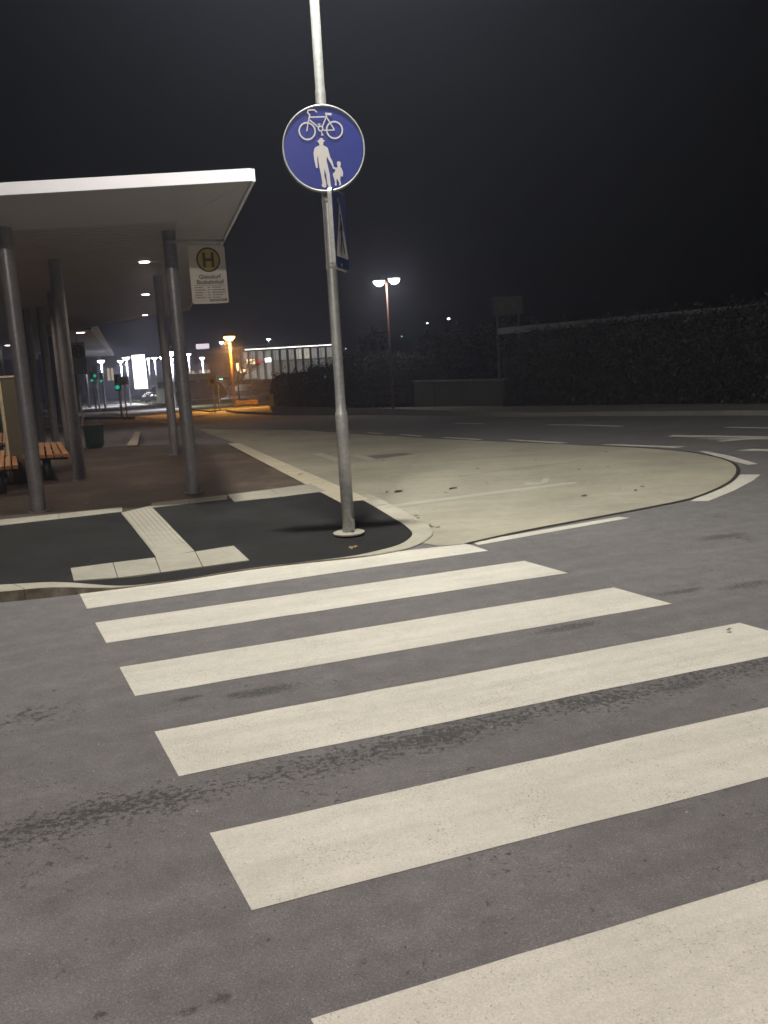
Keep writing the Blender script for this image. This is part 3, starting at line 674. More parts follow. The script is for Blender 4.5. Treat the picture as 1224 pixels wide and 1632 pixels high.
m = MB(); disc(m, cc, 0.122, 40, lambda u, v: hp(u, v, 0.0035)); m.build('circle_face', 'stop_yellow', board)
m = MB()
for a, b, w in (((-.05, -.085), (-.05, .085), .034), ((.05, -.085), (.05, .085), .034)): stroke(m, (cc[0] + a[0], cc[1] + a[1]), (cc[0] + b[0], cc[1] + b[1]), w, lambda u, v: hp(u, v, 0.005))
stroke(m, (cc[0] - .05, cc[1]), (cc[0] + .05, cc[1]), .03, lambda u, v: hp(u, v, 0.0055)); m.build('letter_h', 'stop_green', board)
def text(body, u, v, size, mat, parent, fp, d, axis, nrm, align='CENTER'):
    cu = bpy.data.curves.new('lettering', 'FONT'); cu.body = body; cu.size = size; cu.align_x = align; cu.extrude = 0.0004; cu.offset = 0.0012; cu.resolution_u = 3
    ob = bpy.data.objects.new('lettering', cu); C.objects.link(ob); bpy.context.view_layer.update()
    me = bpy.data.meshes.new_from_object(ob); bpy.data.objects.remove(ob)
    o = bpy.data.objects.new('lettering', me); C.objects.link(o); me.materials.clear(); me.materials.append(MAT[mat])
    R = Matrix((axis, Vector((0, 0, 1)), nrm)).transposed().to_4x4(); R.translation = Vector(fp(u, v, d))
    off = Vector(LOC.get(parent.name, (0, 0, 0))); me.transform(Matrix.Translation(-off) @ R); o.parent = parent; return o
text('Gleisdorf', HW * 0.53, 0.288, 0.068, 'print_grey', board, hp, 0.002, hd, hn)
text('Busbahnhof', HW * 0.53, 0.228, 0.068, 'print_grey', board, hp, 0.002, hd, hn)
m = MB(); stroke(m, (0.04, 0.212), (HW - 0.03, 0.212), 0.004, lambda u, v: hp(u, v, 0.002))
rnd = random.Random(3)
for r in range(5):
    v = 0.188 - r * 0.029
    for u0, u1 in ((0.04, 0.12 + 0.05 * rnd.random()), (0.19, 0.215 + 0.01 * rnd.random()), (0.245, 0.31 + 0.1 * rnd.random())):
        u = u0
        while u < u1:
            w = rnd.uniform(0.006, 0.02); stroke(m, (u, v), (min(u + w, u1), v), rnd.uniform(0.007, 0.011), lambda a, b: hp(a, b, 0.002)); u += w + 0.004
m.build('timetable_lines', 'print_grey', board)
m = MB(); stroke(m, (HW * 0.48, 0.038), (HW * 0.95, 0.042), 0.024, lambda u, v: hp(u, v, 0.002)); m.build('footer_strip', 'stop_green', board)
m = MB(); u = HW * 0.5
while u < HW * 0.9:
    w = rnd.uniform(0.006, 0.016); stroke(m, (u, 0.04), (u + w, 0.04), 0.011, lambda a, b: hp(a, b, 0.0035)); u += w + 0.005
m.build('footer_print', 'stop_white', board)

# benches, board, bin under the canopy
def bench(poly, label, zt=0.50):
    b0, b1, f1, f0 = [Vector((*p, 0)) for p in poly]  # near-left, near-right, far-right, far-left
    c = (b0 + b1 + f0 + f1) / 4; T = thing('bench', label, 'bench', (c.x, c.y, 0.1), 'slatted benches under the canopy')
    ns = 6
    for k in range(ns):
        s0, s1 = k / ns + 0.02, (k + 1) / ns - 0.02
        q = [b0.lerp(b1, s0), b0.lerp(b1, s1), f0.lerp(f1, s1), f0.lerp(f1, s0)]
        MB().hexa([(p.x, p.y, zt - 0.045) for p in q], [(p.x, p.y, zt) for p in q]).build('slat', 'bench_wood', T)
    for t in (0.12, 0.5, 0.88):
        q = [b0.lerp(f0, t - .02).lerp(b1.lerp(f1, t - .02), .04), b0.lerp(f0, t - .02).lerp(b1.lerp(f1, t - .02), .96), b0.lerp(f0, t + .02).lerp(b1.lerp(f1, t + .02), .96), b0.lerp(f0, t + .02).lerp(b1.lerp(f1, t + .02), .04)]
        MB().hexa([(p.x, p.y, zt - 0.10) for p in q], [(p.x, p.y, zt - 0.047) for p in q]).build('crossbar', 'dark_steel', T)
    for t in (0.14, 0.86):
        a = b0.lerp(f0, t).lerp(b1.lerp(f1, t), 0.5); MB().tube((a.x, a.y, 0.1), (a.x, a.y, zt - 0.09), 0.06, n=12).build('leg', 'dark_steel', T, True)
bench([(-5.165, 12.703), (-4.442, 12.651), (-5.424, 15.062), (-6.051, 15.217)], 'slatted wooden bench behind the tall olive board, by the second column')
bench([(-5.191, 11.264), (-4.693, 11.425), (-5.772, 14.010), (-6.264, 13.997)], 'slatted wooden bench in front of the olive board, cut by the picture edge')
bench([(-7.071, 15.715), (-6.457, 15.577), (-7.694, 18.497), (-8.320, 18.850)], 'slatted wooden bench farthest back at the picture edge')
m = MB(); P0 = ((-5.351, 12.766)); P1 = ((-5.180, 12.891))
pb = thing('display_board', 'tall olive display board with pale lit edge behind the nearest column', 'board', (P0[0], P0[1], 0.1))
dv = Vector((P1[0] - P0[0], P1[1] - P0[1], 0)); ll = dv.length; dv.normalize(); nv = Vector((-dv.y, dv.x, 0)); pz = 1.62
def bp(u, d): return Vector((P0[0], P0[1], 0)) + dv * u + nv * d
MB().hexa([(*bp(0, 0)[:2], .1), (*bp(ll, 0)[:2], .1), (*bp(ll, .06)[:2], .1), (*bp(0, .06)[:2], .1)], [(*bp(0, 0)[:2], pz), (*bp(ll, 0)[:2], pz), (*bp(ll, .06)[:2], pz), (*bp(0, .06)[:2], pz)]).build('face', 'panel_olive', pb)
MB().hexa([(*bp(-.03, -.01)[:2], .1), (*bp(-.003, -.01)[:2], .1), (*bp(-.003, .07)[:2], .1), (*bp(-.03, .07)[:2], .1)], [(*bp(-.03, -.01)[:2], pz), (*bp(-.003, -.01)[:2], pz), (*bp(-.003, .07)[:2], pz), (*bp(-.03, .07)[:2], pz)]).build('edge', 'panel_edge_lit', pb)
MB().hexa([(*bp(-.03, -.01)[:2], pz + .003), (*bp(ll, -.01)[:2], pz + .003), (*bp(ll, .07)[:2], pz + .003), (*bp(-.03, .07)[:2], pz + .003)], [(*bp(-.03, -.01)[:2], pz + .03), (*bp(ll, -.01)[:2], pz + .03), (*bp(ll, .07)[:2], pz + .03), (*bp(-.03, .07)[:2], pz + .03)]).build('edge', 'panel_edge_lit', pb)
bx_, by_ = ((-5.861, 18.073)); T = thing('litter_bin', 'dark green box litter bin between the columns of the canopy', 'litter bin', (bx_, by_ + .15, 0.1))
m = MB(); m.hexa([(bx_ - .135, by_, .13), (bx_ + .135, by_, .13), (bx_ + .135, by_ + .27, .13), (bx_ - .135, by_ + .27, .13)], [(bx_ - .16, by_ - .02, .52), (bx_ + .16, by_ - .02, .52), (bx_ + .16, by_ + .29, .52), (bx_ - .16, by_ + .29, .52)]); m.build('body', 'bin_green', T)
m = MB(); m.box((bx_, by_ + .135, .545), (.34, .33, .045)); m.build('lid', 'bin_green', T)
m = MB(); m.box((bx_, by_ + .135, .115), (.22, .2, .03)); m.build('foot', 'dark_steel', T)
m = MB(); m.tube((bx_ - .2, by_ + .14, .1), (bx_ - .2, by_ + .14, 1.2), 0.02, n=10); m.build('post', 'bar_metal', T)
# glazed waiting room at the picture edge
T = thing('glass_shelter', 'glazed waiting shelter with dark frame behind the benches at picture edge', 'shelter', (-11.5, 22.5, 0.0))
for k in range(4):
    x = -12.6 + k * 1.0; MB().box((x, 22.5, 1.2), (0.06, 0.06, 2.3)).build('frame_post', 'dark_steel', T)
    if k < 3: MB().box((x + 0.5, 22.5, 1.25), (0.92, 0.015, 2.1)).build('pane', 'panel_lit', T)
MB().box((-11.1, 22.5, 2.38), (3.1, 0.1, 0.06)).build('frame_rail', 'dark_steel', T)
MB().box((-11.1, 22.5, 0.14), (3.1, 0.1, 0.08)).build('frame_rail', 'dark_steel', T)

# second canopy farther along
T = thing('canopy', 'smaller second canopy farther off with pale edge, seen under the large one', 'canopy', (-16, 50, -0.2))
a, b = Vector((-11.287, 36.154)), Vector((-27.172, 92.932)); sh = Vector((-9, -1.5)); q = [a, b, b + sh * 1.6, a + sh]
MB().prism([tuple(p) for p in q], 3.30, 3.36).build('soffit', 'soffit', T)
MB().prism([tuple(p + Vector((0.02, 0))) for p in (a, b, b + Vector((.25, 0)), a + Vector((.25, 0)))], 3.28, 3.48).build('fascia', 'roof_white', T)
MB().prism([tuple(p) for p in q], 3.362, 3.46).build('roof', 'roof_top', T)
for t in (0.06, 0.2, 0.36, 0.6):
    for s in (0.2, 0.55):
        p = a.lerp(b, t) + sh * s; MB().tube((p.x, p.y, zg(p.y)), (p.x, p.y, 3.3), 0.12, n=10).build('column', 'dark_steel', T, True)
for t, s in ((0.02, .05), (0.2, .5), (0.45, .3)):
    p = a.lerp(b, t) + sh * s; MB().tube((p.x, p.y, 3.292), (p.x, p.y, 3.28), 0.16, n=12).build('downlight', 'downlight', T)
lamp('downlight_light', 'AREA', (a.x - 3, a.y + 12, 3.2), T, 60, (1.0, 0.9, 0.8), 1.0)
T = thing('stop_sign', 'dim bus stop board with H circle under the far canopy', 'bus stop sign', (-11.2, 34, 2.6))
MB().box((-11.2, 34, 2.2), (0.56, 0.03, 1.2)).build('board', 'stop_white', T)
m = MB(); disc(m, (0, 0), 0.25, 24, lambda u, v: (-11.17 + u, 33.98, 2.45 + v)); m.build('circle_ring', 'stop_green', T)
m = MB(); disc(m, (0, 0), 0.21, 24, lambda u, v: (-11.17 + u, 33.976, 2.45 + v)); m.build('circle_face', 'stop_yellow', T)
m = MB()
for x0 in (-.09, .09): stroke(m, (x0, -.14), (x0, .14), .06, lambda u, v: (-11.17 + u, 33.972, 2.45 + v))
stroke(m, (-.09, 0), (.09, 0), .05, lambda u, v: (-11.17 + u, 33.970, 2.45 + v)); m.build('letter_h', 'stop_green', T)
MB().tube((-11.2, 34, 2.8), (-11.2, 34, 3.3), 0.02, n=8).build('hanger', 'bar_metal', T)

# ------------------------------------------------------------------ street lamps beyond the road
def post_lamp(name, base, top, r, heads, mat_post, mat_head, label, light=None, group=None, head=(0.5, 0.2, 0.06), rz=0.1, lens=None):
    x, y = base; z0 = zg(y); T = thing(name, label, 'street lamp', (x, y, z0), group)
    MB().tube((x, y, z0), (x, y, top), r, r * 0.7, 12).build('pole', mat_post, T, True)
    for dx, dy, dz in heads:
        MB().box((x + dx, y + dy, top + dz + head[2] / 2 + 0.012), head, rz).build('lantern', 'lamp_grey', T)
        l = lens or (head[0] * 0.8, head[1] * 0.9, 0.05)
        lm = MB().lathe((0, 0, 0), [(0.10, -1.0), (0.5, -0.85), (0.85, -0.45), (1.0, -0.05), (0.9, 0.0)], 18)
        lm.v = [(x + dx + vx * l[0] / 2, y + dy + vy * l[1] / 2, top + dz + vz * l[2]) for vx, vy, vz in lm.v]; lm.build('lens', mat_head, T, True)
        if dx or dy: MB().tube((x, y, top - 0.03), (x + dx * 0.6, y + dy * 0.6, top + dz), r * 0.5, n=8).build('arm', mat_post, T, True)
        if light: lamp('lamp_light', 'AREA', (x + dx, y + dy - (0.14 if not dx else 0), top + dz - l[2] - 0.03), T, light[0], light[1], 0.3 if dx else 0.5, aim=light[2] if len(light) > 2 else (0, 0, -1), spread=light[3] if len(light) > 3 else None)
    return T
post_lamp('street_lamp', *((0.516, 30.091), 4.045), 0.045, [(-.24, 0, .02), (.26, 0, .07)], 'red_post', 'lamp_warm', 'tall twin-headed street lamp with reddish post beyond the road', (10, (1.0, 0.95, 0.85)), head=(0.42, 0.3, 0.04), lens=(0.36, 0.3, 0.16))
post_lamp('street_lamp', *((-7.117, 44.377), 2.847), 0.07, [(0, 0, .16)], 'rust_post', 'lamp_sodium', 'orange glowing sodium street lamp by the car park', (620, (1.0, 0.42, 0.08), (0.1, -0.5, -1), 2.0), head=(0.6, 0.4, 0.05), lens=(0.56, 0.45, 0.2))
for px, lab in enumerate(()): pass
for (tx, ty, tz, r, lab) in (
    (*(-21.343, 70.000, 2.499), 0.3, 'white car park lamp just beyond the tip of the far canopy'),
    (*(-22.667, 80.000, 2.528), 0.28, 'bluish car park lamp between the far canopy tip and glowing billboard'),
    (*(-20.476, 74.000, 2.686), 0.34, 'tall white car park lamp directly beside the glowing billboard'),
    (*(-11.792, 52.000, 2.505), 0.28, 'white street lamp on thin pole just past the paired columns'),
    (*(-15.014, 78.000, 2.370), 0.24, 'white car park lamp on thin pole below the roof sign'),
    (*(-24.233, 96.000, 2.806), 0.22, 'nearer of two small white lamps beside the glowing billboard'),
    (*(-22.577, 92.000, 2.783), 0.3, 'brighter small white lamp right of the glowing billboard'),
    (*(-24.791, 104.000, 2.966), 0.2, 'faint small white lamp left of the paired columns'),
    (*(-22.612, 100.000, 2.568), 0.2, 'small white lamp low beside the thin street lamp pole'),
    (*(-18.668, 90.000, 2.935), 0.3, 'small white lamp between the column and the roof sign'),
    (*(-14.036, 120.000, 4.737), 0.28, 'bluish white lamp above the lit store roof'),
    (*(-18.631, 110.000, 4.427), 0.3, 'small white lamp beside the orange sodium lamp')):
    z0 = zg(ty); T = thing('street_lamp', lab, 'street lamp', (tx, ty, z0), 'distant white lamps round the car park')
    MB().tube((tx, ty, z0), (tx, ty, tz - 0.04), 0.06, 0.045, 8).build('pole', 'lamp_grey', T, True)
    MB().lathe((tx, ty, tz), [(r * 0.35, -0.16), (r, 0.04), (r * 0.8, 0.07)], 12).build('lens', 'lamp_small', T)
    MB().lathe((tx, ty, tz), [(r * 0.85, 0.075), (r * 0.5, 0.12)], 12).build('cap', 'lamp_grey', T)
    if ty < 101: lamp('lamp_light', 'AREA', (tx, ty, tz - 0.3), T, 500, (0.95, 0.97, 1.0), 0.4, spread=2.4)

# ------------------------------------------------------------------ traffic signals and small roadside things
def signal(base, zc, label, h=0.7):
    x, y = base; z0 = zg(y); T = thing('traffic_light', label, 'traffic light', (x, y, z0), 'green traffic lights at the far junction')
    MB().tube((x, y, z0), (x, y, zc + h * 0.5), 0.05, n=10).build('pole', 'galvanised', T, True)
    MB().box((x, y - 0.12, zc + h * 0.28), (0.22, 0.16, h)).build('housing', 'signal_dark', T)
    for k, mt in enumerate(('signal_green', 'signal_dark', 'signal_dark')):
        MB().tube((x, y - 0.215, zc + k * h * 0.29), (x, y - 0.235, zc + k * h * 0.29), 0.088, n=16).build('lens', mt, T)
signal(*((-11.109, 38.551), 0.968), 'green traffic light on thin post in front of the glowing billboard')
_s = (-16.237, 52.000, 1.466); signal((_s[0], 52), _s[2], 'large green traffic light under the tip of the far canopy')
_s = (-18.345, 58.000, 1.180); signal((_s[0], 58), _s[2], 'lower green traffic light behind the litter bin')
_s = (-18.354, 60.000, 1.088); signal((_s[0], 60), _s[2], 'lower green traffic light nearest the tall lit window')
def sign_post(base, pts, mat, label, post='galvanised'):
    x, y = base; z0 = zg(y); (x0, z1), (x1, z2) = pts
    T = thing('sign_post', label, 'traffic sign', (x, y, z0)); MB().tube((x, y, z0), (x, y, z1 - 0.02), 0.03, n=10).build('post', post, T, True)
    MB().box(((x0 + x1) / 2, y - 0.05, (z1 + z2) / 2), (abs(x1 - x0), 0.04, abs(z1 - z2))).build('plate', mat, T); return T
(_x, _y), _z = ((-7.293, 39.784), 1.179); T = sign_post((_x, _y), ((_x - .19, _z), (_x + .19, _z - .42)), 'yellow_and_lamplit', 'square yellow sign on thin post lit orange by the sodium lamp')
MB().box((_x, _y - .08, _z - .21), (0.16, 0.015, 0.18)).build('dark_symbol', 'sign_black', T)
(_x, _y), _z = ((-10.784, 38.169), 1.413); sign_post((_x, _y), ((_x - .24, _z), (_x + .24, _z - .36)), 'bar_metal', 'pale sign plate on thin post just left of the glowing billboard')
(x, y), z = ((-7.484, 42.167), 0.787); m = MB(); m.lathe((x, y, zg(y)), [(0.025, 0), (0.025, z - zg(y) - .05), (0.035, z - zg(y) - .045), (0.035, z - zg(y))], 8)
tag(m.build('bollard_post', 'galvanised', None, True), 'slender grey post behind the square yellow sign', 'post')
(x, y), z = ((-6.426, 43.726), -0.115); T = thing('guard_rail', 'low rail glowing orange under the sodium lamp', 'guard rail', (x, y, zg(y)))
MB().box((x, y, z - 0.1), (1.1, 0.05, 0.2), -0.05).build('rail', 'yellow_and_lamplit', T)  # orange sodium light is put into the rail's own colour
for dx in (-0.45, 0.4): MB().box((x + dx, y + .06, (z + zg(y)) / 2 - .05), (0.06, 0.05, z - zg(y) - .1)).build('post', 'rust_post', T)
(x, y), z = ((-4.416, 37.085), 0.348); T = thing('grit_box', 'narrow yellow upright box at the end of the low hedge', 'box', (x, y, zg(y)))
g = zg(y)
MB().box((x, y, (z + g) / 2 + .02), (0.17, 0.17, z - g - .12)).build('body', 'yellow_and_lamplit', T)
MB().box((x, y, z - .02), (0.2, 0.2, 0.035)).build('lid', 'yellow_and_lamplit', T)
MB().box((x, y, g + .03), (0.22, 0.22, 0.06)).build('foot', 'dark_steel', T)

# ------------------------------------------------------------------ glowing billboard, store, kiosk, dark house
b0 = (-22.838, 85.000, 3.100); b1 = (-21.920, 85.000, -0.075)
T = thing('billboard', 'tall brightly glowing white advertising column beside the car park', 'billboard', ((b0[0] + b1[0]) / 2, 85, zg(85)))
cx = (b0[0] + b1[0]) / 2 - 0.0; MB().box((cx, 85.3, (b0[2] + b1[2]) / 2), (1.34, 0.4, b0[2] - b1[2] + 0.1)).build('case', 'dark_steel', T)
MB().box((cx, 85.06, (b0[2] + b1[2]) / 2), (1.24, 0.04, b0[2] - b1[2])).build('screen', 'screen_white', T)
MB().box((cx, 85.3, (zg(85) + b1[2] - 0.05) / 2), (0.5, 0.3, b1[2] - zg(85) - 0.05)).build('plinth', 'dark_steel', T)

r1 = (-15.241, 100.000, 3.594); r2 = (-3.920, 100.000, 3.569); gz = zg(100)
T = thing('store_building', 'low glass-fronted store with bright light strip under its flat roof', 'building', ((r1[0] + r2[0]) / 2, 100, gz))
rt = (r1[2] + r2[2]) / 2; x0, x1 = r1[0], r2[0] - 0.3
MB().prism([(x0 - 5.2, 98.6), (x1, 98.6), (x1, 118), (x0 - 5.2, 118)], rt - 0.28, rt).build('roof', 'store_roof', T)
MB().prism([(x0 + 0.4, 100.6), (x1 - 0.3, 100.6), (x1 - 0.3, 117), (x0 + 0.4, 117)], gz, rt - 0.3).build('wall', 'wall_grey', T)
MB().box(((x0 + x1) / 2 + .5, 98.9, rt - 0.36), (x1 - x0 - 1.0, 0.25, 0.10)).build('light_strip', 'led_strip', T)
nb = 12; w = (x1 - x0 - 0.8) / nb
for k in range(nb):
    xa = x0 + 0.45 + k * w
    up = 'window_bright' if k in (7, 8) else 'window_mid'
    lo = 'window_mid' if k < 4 else 'window_dim'
    zt = rt - 0.55; zm = rt - 1.75
    wdw = MB().box((xa + w / 2, 100.5, (zt + zm) / 2 + 0.02), (w * 0.86, 0.06, zt - zm - 0.08)).build('window', up, T)
    wdw = MB().box((xa + w / 2, 100.5, (zm + gz) / 2 + 0.1), (w * 0.86, 0.06, zm - gz - 0.35)).build('window', lo, T)
    if k % 3 == 1: MB().box((xa + w * 0.3, 100.44, (zt + zm) / 2), (0.05, 0.03, zt - zm - 0.12)).build('mullion', 'store_frame', wdw)
    MB().box((xa, 99.0, (rt - 0.3 + gz) / 2), (0.16, 0.16, rt - 0.3 - gz)).build('column', 'store_frame', T)
    MB().box((xa + w * 0.5, 98.86, rt - 0.46), (w * 0.45, 0.2, 0.10)).build('strip_shade', 'store_frame', T) if k > 4 else None
for dx, z, s in ((0.9, 0.9, (.9, .5)), (-0.6, 0.4, (.3, .9)), (0.1, -0.1, (.9, .4))):
    MB().box((x0 + 0.5 + dx, 99.8, z + 1.0), (s[0], 0.1, s[1])).build('shop_light', 'shop_glow', T)
MB().box((x0 + 2.35, 99.7, 1.85), (0.35, 0.1, 0.4)).build('red_light', 'signal_red', T)
MB().box((x0 + 3.3, 99.7, 1.98), (0.9, 0.1, 0.45)).build('lit_sign', 'screen_white', T)
s1 = (-19.606, 99.000, 4.103); s2 = (-18.098, 99.000, 3.201)
T = thing('roof_sign', 'small pinkish glowing sign standing on the low store roof', 'sign', ((s1[0] + s2[0]) / 2, 99, rt))
m = MB(); m.box(((s1[0] + s2[0]) / 2, 99, (s1[2] + s2[2]) / 2 + .1), (1.55, 0.15, 0.86)); bxs = m.build('case', 'dark_steel', T)
MB().box(((s1[0] + s2[0]) / 2, 98.9, (s1[2] + s2[2]) / 2 + .1), (1.45, 0.03, 0.76)).build('face', 'roof_sign_glow', T)
for dx in (-.4, .4): MB().box(((s1[0] + s2[0]) / 2 + dx, 99, rt + 0.05), (0.06, 0.06, 0.3)).build('leg', 'dark_steel', T)
k0 = (-17.816, 72.000, 1.092); k1 = (-13.452, 72.000, 0.141)
T = thing('kiosk', 'pale low flat-roofed kiosk behind the parked cars', 'building', ((k0[0] + k1[0]) / 2, 72, zg(72)))
MB().prism([(k0[0], 72), (k1[0], 72), (k1[0], 75), (k0[0], 75)], zg(72), k0[2] - 0.2).build('wall', 'kiosk_pale', T)
MB().prism([(k0[0] - .2, 71.7), (k1[0] + .2, 71.7), (k1[0] + .2, 75.2), (k0[0] - .2, 75.2)], k0[2] - 0.195, k0[2]).build('roof', 'kiosk_pale', T)
for k in range(4): MB().box((k0[0] + 0.6 + k * 1.15, 71.98, 0.35), (0.8, 0.04, 0.5)).build('window', 'car_glass', T)
h0 = (-38.044, 125.000, 4.570); h1 = (-29.537, 125.000, 4.085)
T = thing('town_house', 'brown rendered house behind the glowing billboard with tall lit window', 'building', ((h0[0] + h1[0]) / 2, 126, zg(125)))
MB().prism([(h0[0], 125), (h1[0], 125), (h1[0], 133), (h0[0], 133)], zg(125), h0[2]).build('wall', 'wall_brown', T)
MB().prism([(h0[0] - .3, 124.7), (h1[0] + .3, 124.7), (h1[0] + .3, 133.3), (h0[0] - .3, 133.3)], h0[2], h0[2] + 0.25).build('roof', 'roof_top', T)
for px in (172.5, 178.5):
    wa = (-36.960, 124.900, 2.268); wb = (-37.161, 124.900, 0.461)
    xx = wa[0] + (px - 175.5) * 0.0889; f = MB().box((xx, 124.97, (wa[2] + wb[2]) / 2), (0.42, 0.08, wa[2] - wb[2])).build('window', 'store_frame', T)
    MB().box((xx, 124.91, (wa[2] + wb[2]) / 2), (0.36, 0.03, wa[2] - wb[2] - 0.1)).build('pane', 'window_warm', f)
for k in range(5):
    xx = h0[0] + 3.0 + k * 1.2; f = MB().box((xx, 124.97, 1.9), (0.6, 0.08, 0.9)).build('window', 'store_frame', T); MB().box((xx, 124.91, 1.9), (0.5, 0.03, 0.8)).build('pane', 'car_glass', f)
g0 = (-11.711, 68.000, 0.640)
T = thing('awning', 'small green lit awning behind the square yellow sign', 'awning', (g0[0], 68, zg(68)))
MB().prism([(g0[0] - .4, 67.5), (g0[0] + .5, 67.5), (g0[0] + .5, 69), (g0[0] - .4, 69)], g0[2] - 0.08, g0[2] + 0.12).build('roof', 'bin_green', T)
MB().box((g0[0] + .0, 67.47, g0[2]), (0.25, 0.03, 0.06)).build('light', 'tiny_teal', T)
for dx in (-.35, .45): MB().box((g0[0] + dx, 68, (zg(68) + g0[2] - 0.08) / 2), (0.06, 0.06, g0[2] - 0.08 - zg(68))).build('post', 'dark_steel', T)
w0 = (-26.550, 140.000, 0.916)
T = thing('lit_house', 'distant dark house with a row of warm lit windows', 'building', (w0[0], 141, zg(140)))
MB().prism([(w0[0] - 5, 140), (w0[0] + 3, 140), (w0[0] + 3, 148), (w0[0] - 5, 148)], zg(140), w0[2] + 1.0).build('wall', 'wall_brown', T)
MB().prism([(w0[0] - 5.3, 139.7), (w0[0] + 3.3, 139.7), (w0[0] + 3.3, 148.3), (w0[0] - 5.3, 148.3)], w0[2] + 1.0, w0[2] + 1.2).build('roof', 'roof_top', T)
for dx in (-2.6, -2.0, -0.8, -0.2, 0.4): MB().box((w0[0] + dx, 139.95, w0[2]), (0.45, 0.06, 0.5)).build('window', 'window_warm', T)

# ------------------------------------------------------------------ parked cars
def make_car(paint_, label, suv=False):
    T = thing('parked_car', label, 'car', (0, 0, 0), 'cars in the car park')
    h = 0.16 if suv else 0.0
    prof = [(-2.1, .35, .80), (-2.12, .62, .84), (-2.02, .95 + h, .82), (-1.75, 1.36 + h, .64), (-1.2, 1.47 + h, .60), (-.2, 1.48 + h, .60), (.35, 1.40 + h, .62), (1.02, .98 + h * .6, .80), (1.75, .86 + h * .5, .80), (2.08, .68, .78), (2.14, .42, .76), (2.0, .26, .76), (-1.95, .26, .78)]
    n = len(prof); m = MB(); m.v = [(x, -w, z) for x, z, w in prof] + [(x, w, z) for x, z, w in prof]
    m.f = [tuple(range(n)), tuple(range(n, 2 * n))[::-1]] + [(i, n + i, n + (i + 1) % n, (i + 1) % n) for i in range(n)]
    me = m.build('body', paint_, T)
    bm = bmesh.new(); bm.from_mesh(me.data); bmesh.ops.bevel(bm, geom=bm.edges[:], offset=0.05, segments=2, affect='EDGES'); bm.to_mesh(me.data); bm.free()
    for p in me.data.polygons: p.use_smooth = True
    for s in (-1, 1):
        y = lambda z: s * (0.83 - (z - .95 - h) * 0.36)
        for q in ([(-1.75, 1.0), (-1.55, 1.3), (-.55, 1.38), (-.55, 1.0)], [(-.48, 1.0), (-.48, 1.38), (.3, 1.32), (.88, 1.0)]):
            m = MB(); pts = [(x, y(z + h) + s * 0.02, z + h) for x, z in q]; m.add(pts + [(x, yy - s * 0.05, z) for x, yy, z in pts], [(0, 1, 2, 3), (7, 6, 5, 4), (0, 4, 5, 1), (1, 5, 6, 2), (2, 6, 7, 3), (3, 7, 4, 0)]); m.build('window', 'car_glass', T)
        for x in (-1.32, 1.32):
            m = MB(); m.tube((x, s * 0.70, .31), (x, s * 0.86, .31), .31, n=18); wh = m.build('wheel', 'tyre', T)
            m = MB(); m.tube((x, s * 0.855, .31), (x, s * 0.872, .31), .19, n=12); m.build('rim', 'rim', wh)
        MB().box((2.07, s * 0.58, .66), (0.12, 0.34, 0.13)).build('headlight', 'lens_clear', T)
        MB().box((-2.1, s * 0.62, .80), (0.08, 0.26, 0.18)).build('tail_light', 'lens_red', T)
    MB().add([(.42, -.56, 1.37 + h), (.42, .56, 1.37 + h), (1.0, .68, 1.02 + h * .6), (1.0, -.68, 1.02 + h * .6), (.40, -.56, 1.34 + h), (.40, .56, 1.34 + h), (.96, .68, .98 + h * .6), (.96, -.68, .98 + h * .6)], [(0, 1, 2, 3), (7, 6, 5, 4), (0, 4, 5, 1), (1, 5, 6, 2), (2, 6, 7, 3), (3, 7, 4, 0)]).build('windscreen', 'car_glass', T)
    MB().box((2.12, 0, .42), (0.08, 1.3, 0.16)).build('bumper', 'signal_dark', T)
    return T
cb = make_car('car_black', 'black car parked broadside nearest, left of the square yellow sign')
def put(o, x, y, rz): o.location = (x, y, zg(y) + 0.02); o.rotation_euler = (0, 0, rz)
put(cb, *(-13.473, 67.434), math.radians(186))
_p = (-18.360, 76.784); c2 = dup(cb, (_p[0], _p[1], zg(_p[1]) + .02), math.radians(252), 'dark car facing the road, seen left of the paired columns')
c3 = make_car('car_teal', 'dark teal car between the two columns'); put(c3, *(-18.743, 83.352), math.radians(255))
_p = (-22.015, 106.029); c4 = dup(cb, (_p[0], _p[1], zg(_p[1]) + .02), math.radians(200), 'black car behind the broadside one, only its roof showing')
c5 = make_car('car_white', 'white hatchback parked in front of the lit store', True); put(c5, *(-13.323, 93.249), math.radians(252))
c6 = make_car('car_grey', 'grey car parked nearest the low hedge before the store'); put(c6, *(-11.053, 87.225), math.radians(215))
for _p, _r, _l in (((-18.544, 103.751), 258, 'dark car seen end-on behind the square yellow sign'), ((-16.800, 102.478), 250, 'dark car seen end-on behind the sodium lamp post'), ((-26.667, 104.910), 240, 'dark car nearest the glowing billboard')):
    dup(c6 if _r != 258 else cb, (_p[0], _p[1], zg(_p[1]) + .02), math.radians(_r), _l)
c7 = make_car('car_grey', 'car with bright headlamps below the glowing billboard'); put(c7, *(-52.589, 197.478), math.radians(-75))
for ch in c7.children:
    if ch.name.startswith('headlight'):
        ch.data = ch.data.copy(); ch.data.materials[0] = MAT['car_front_glow']

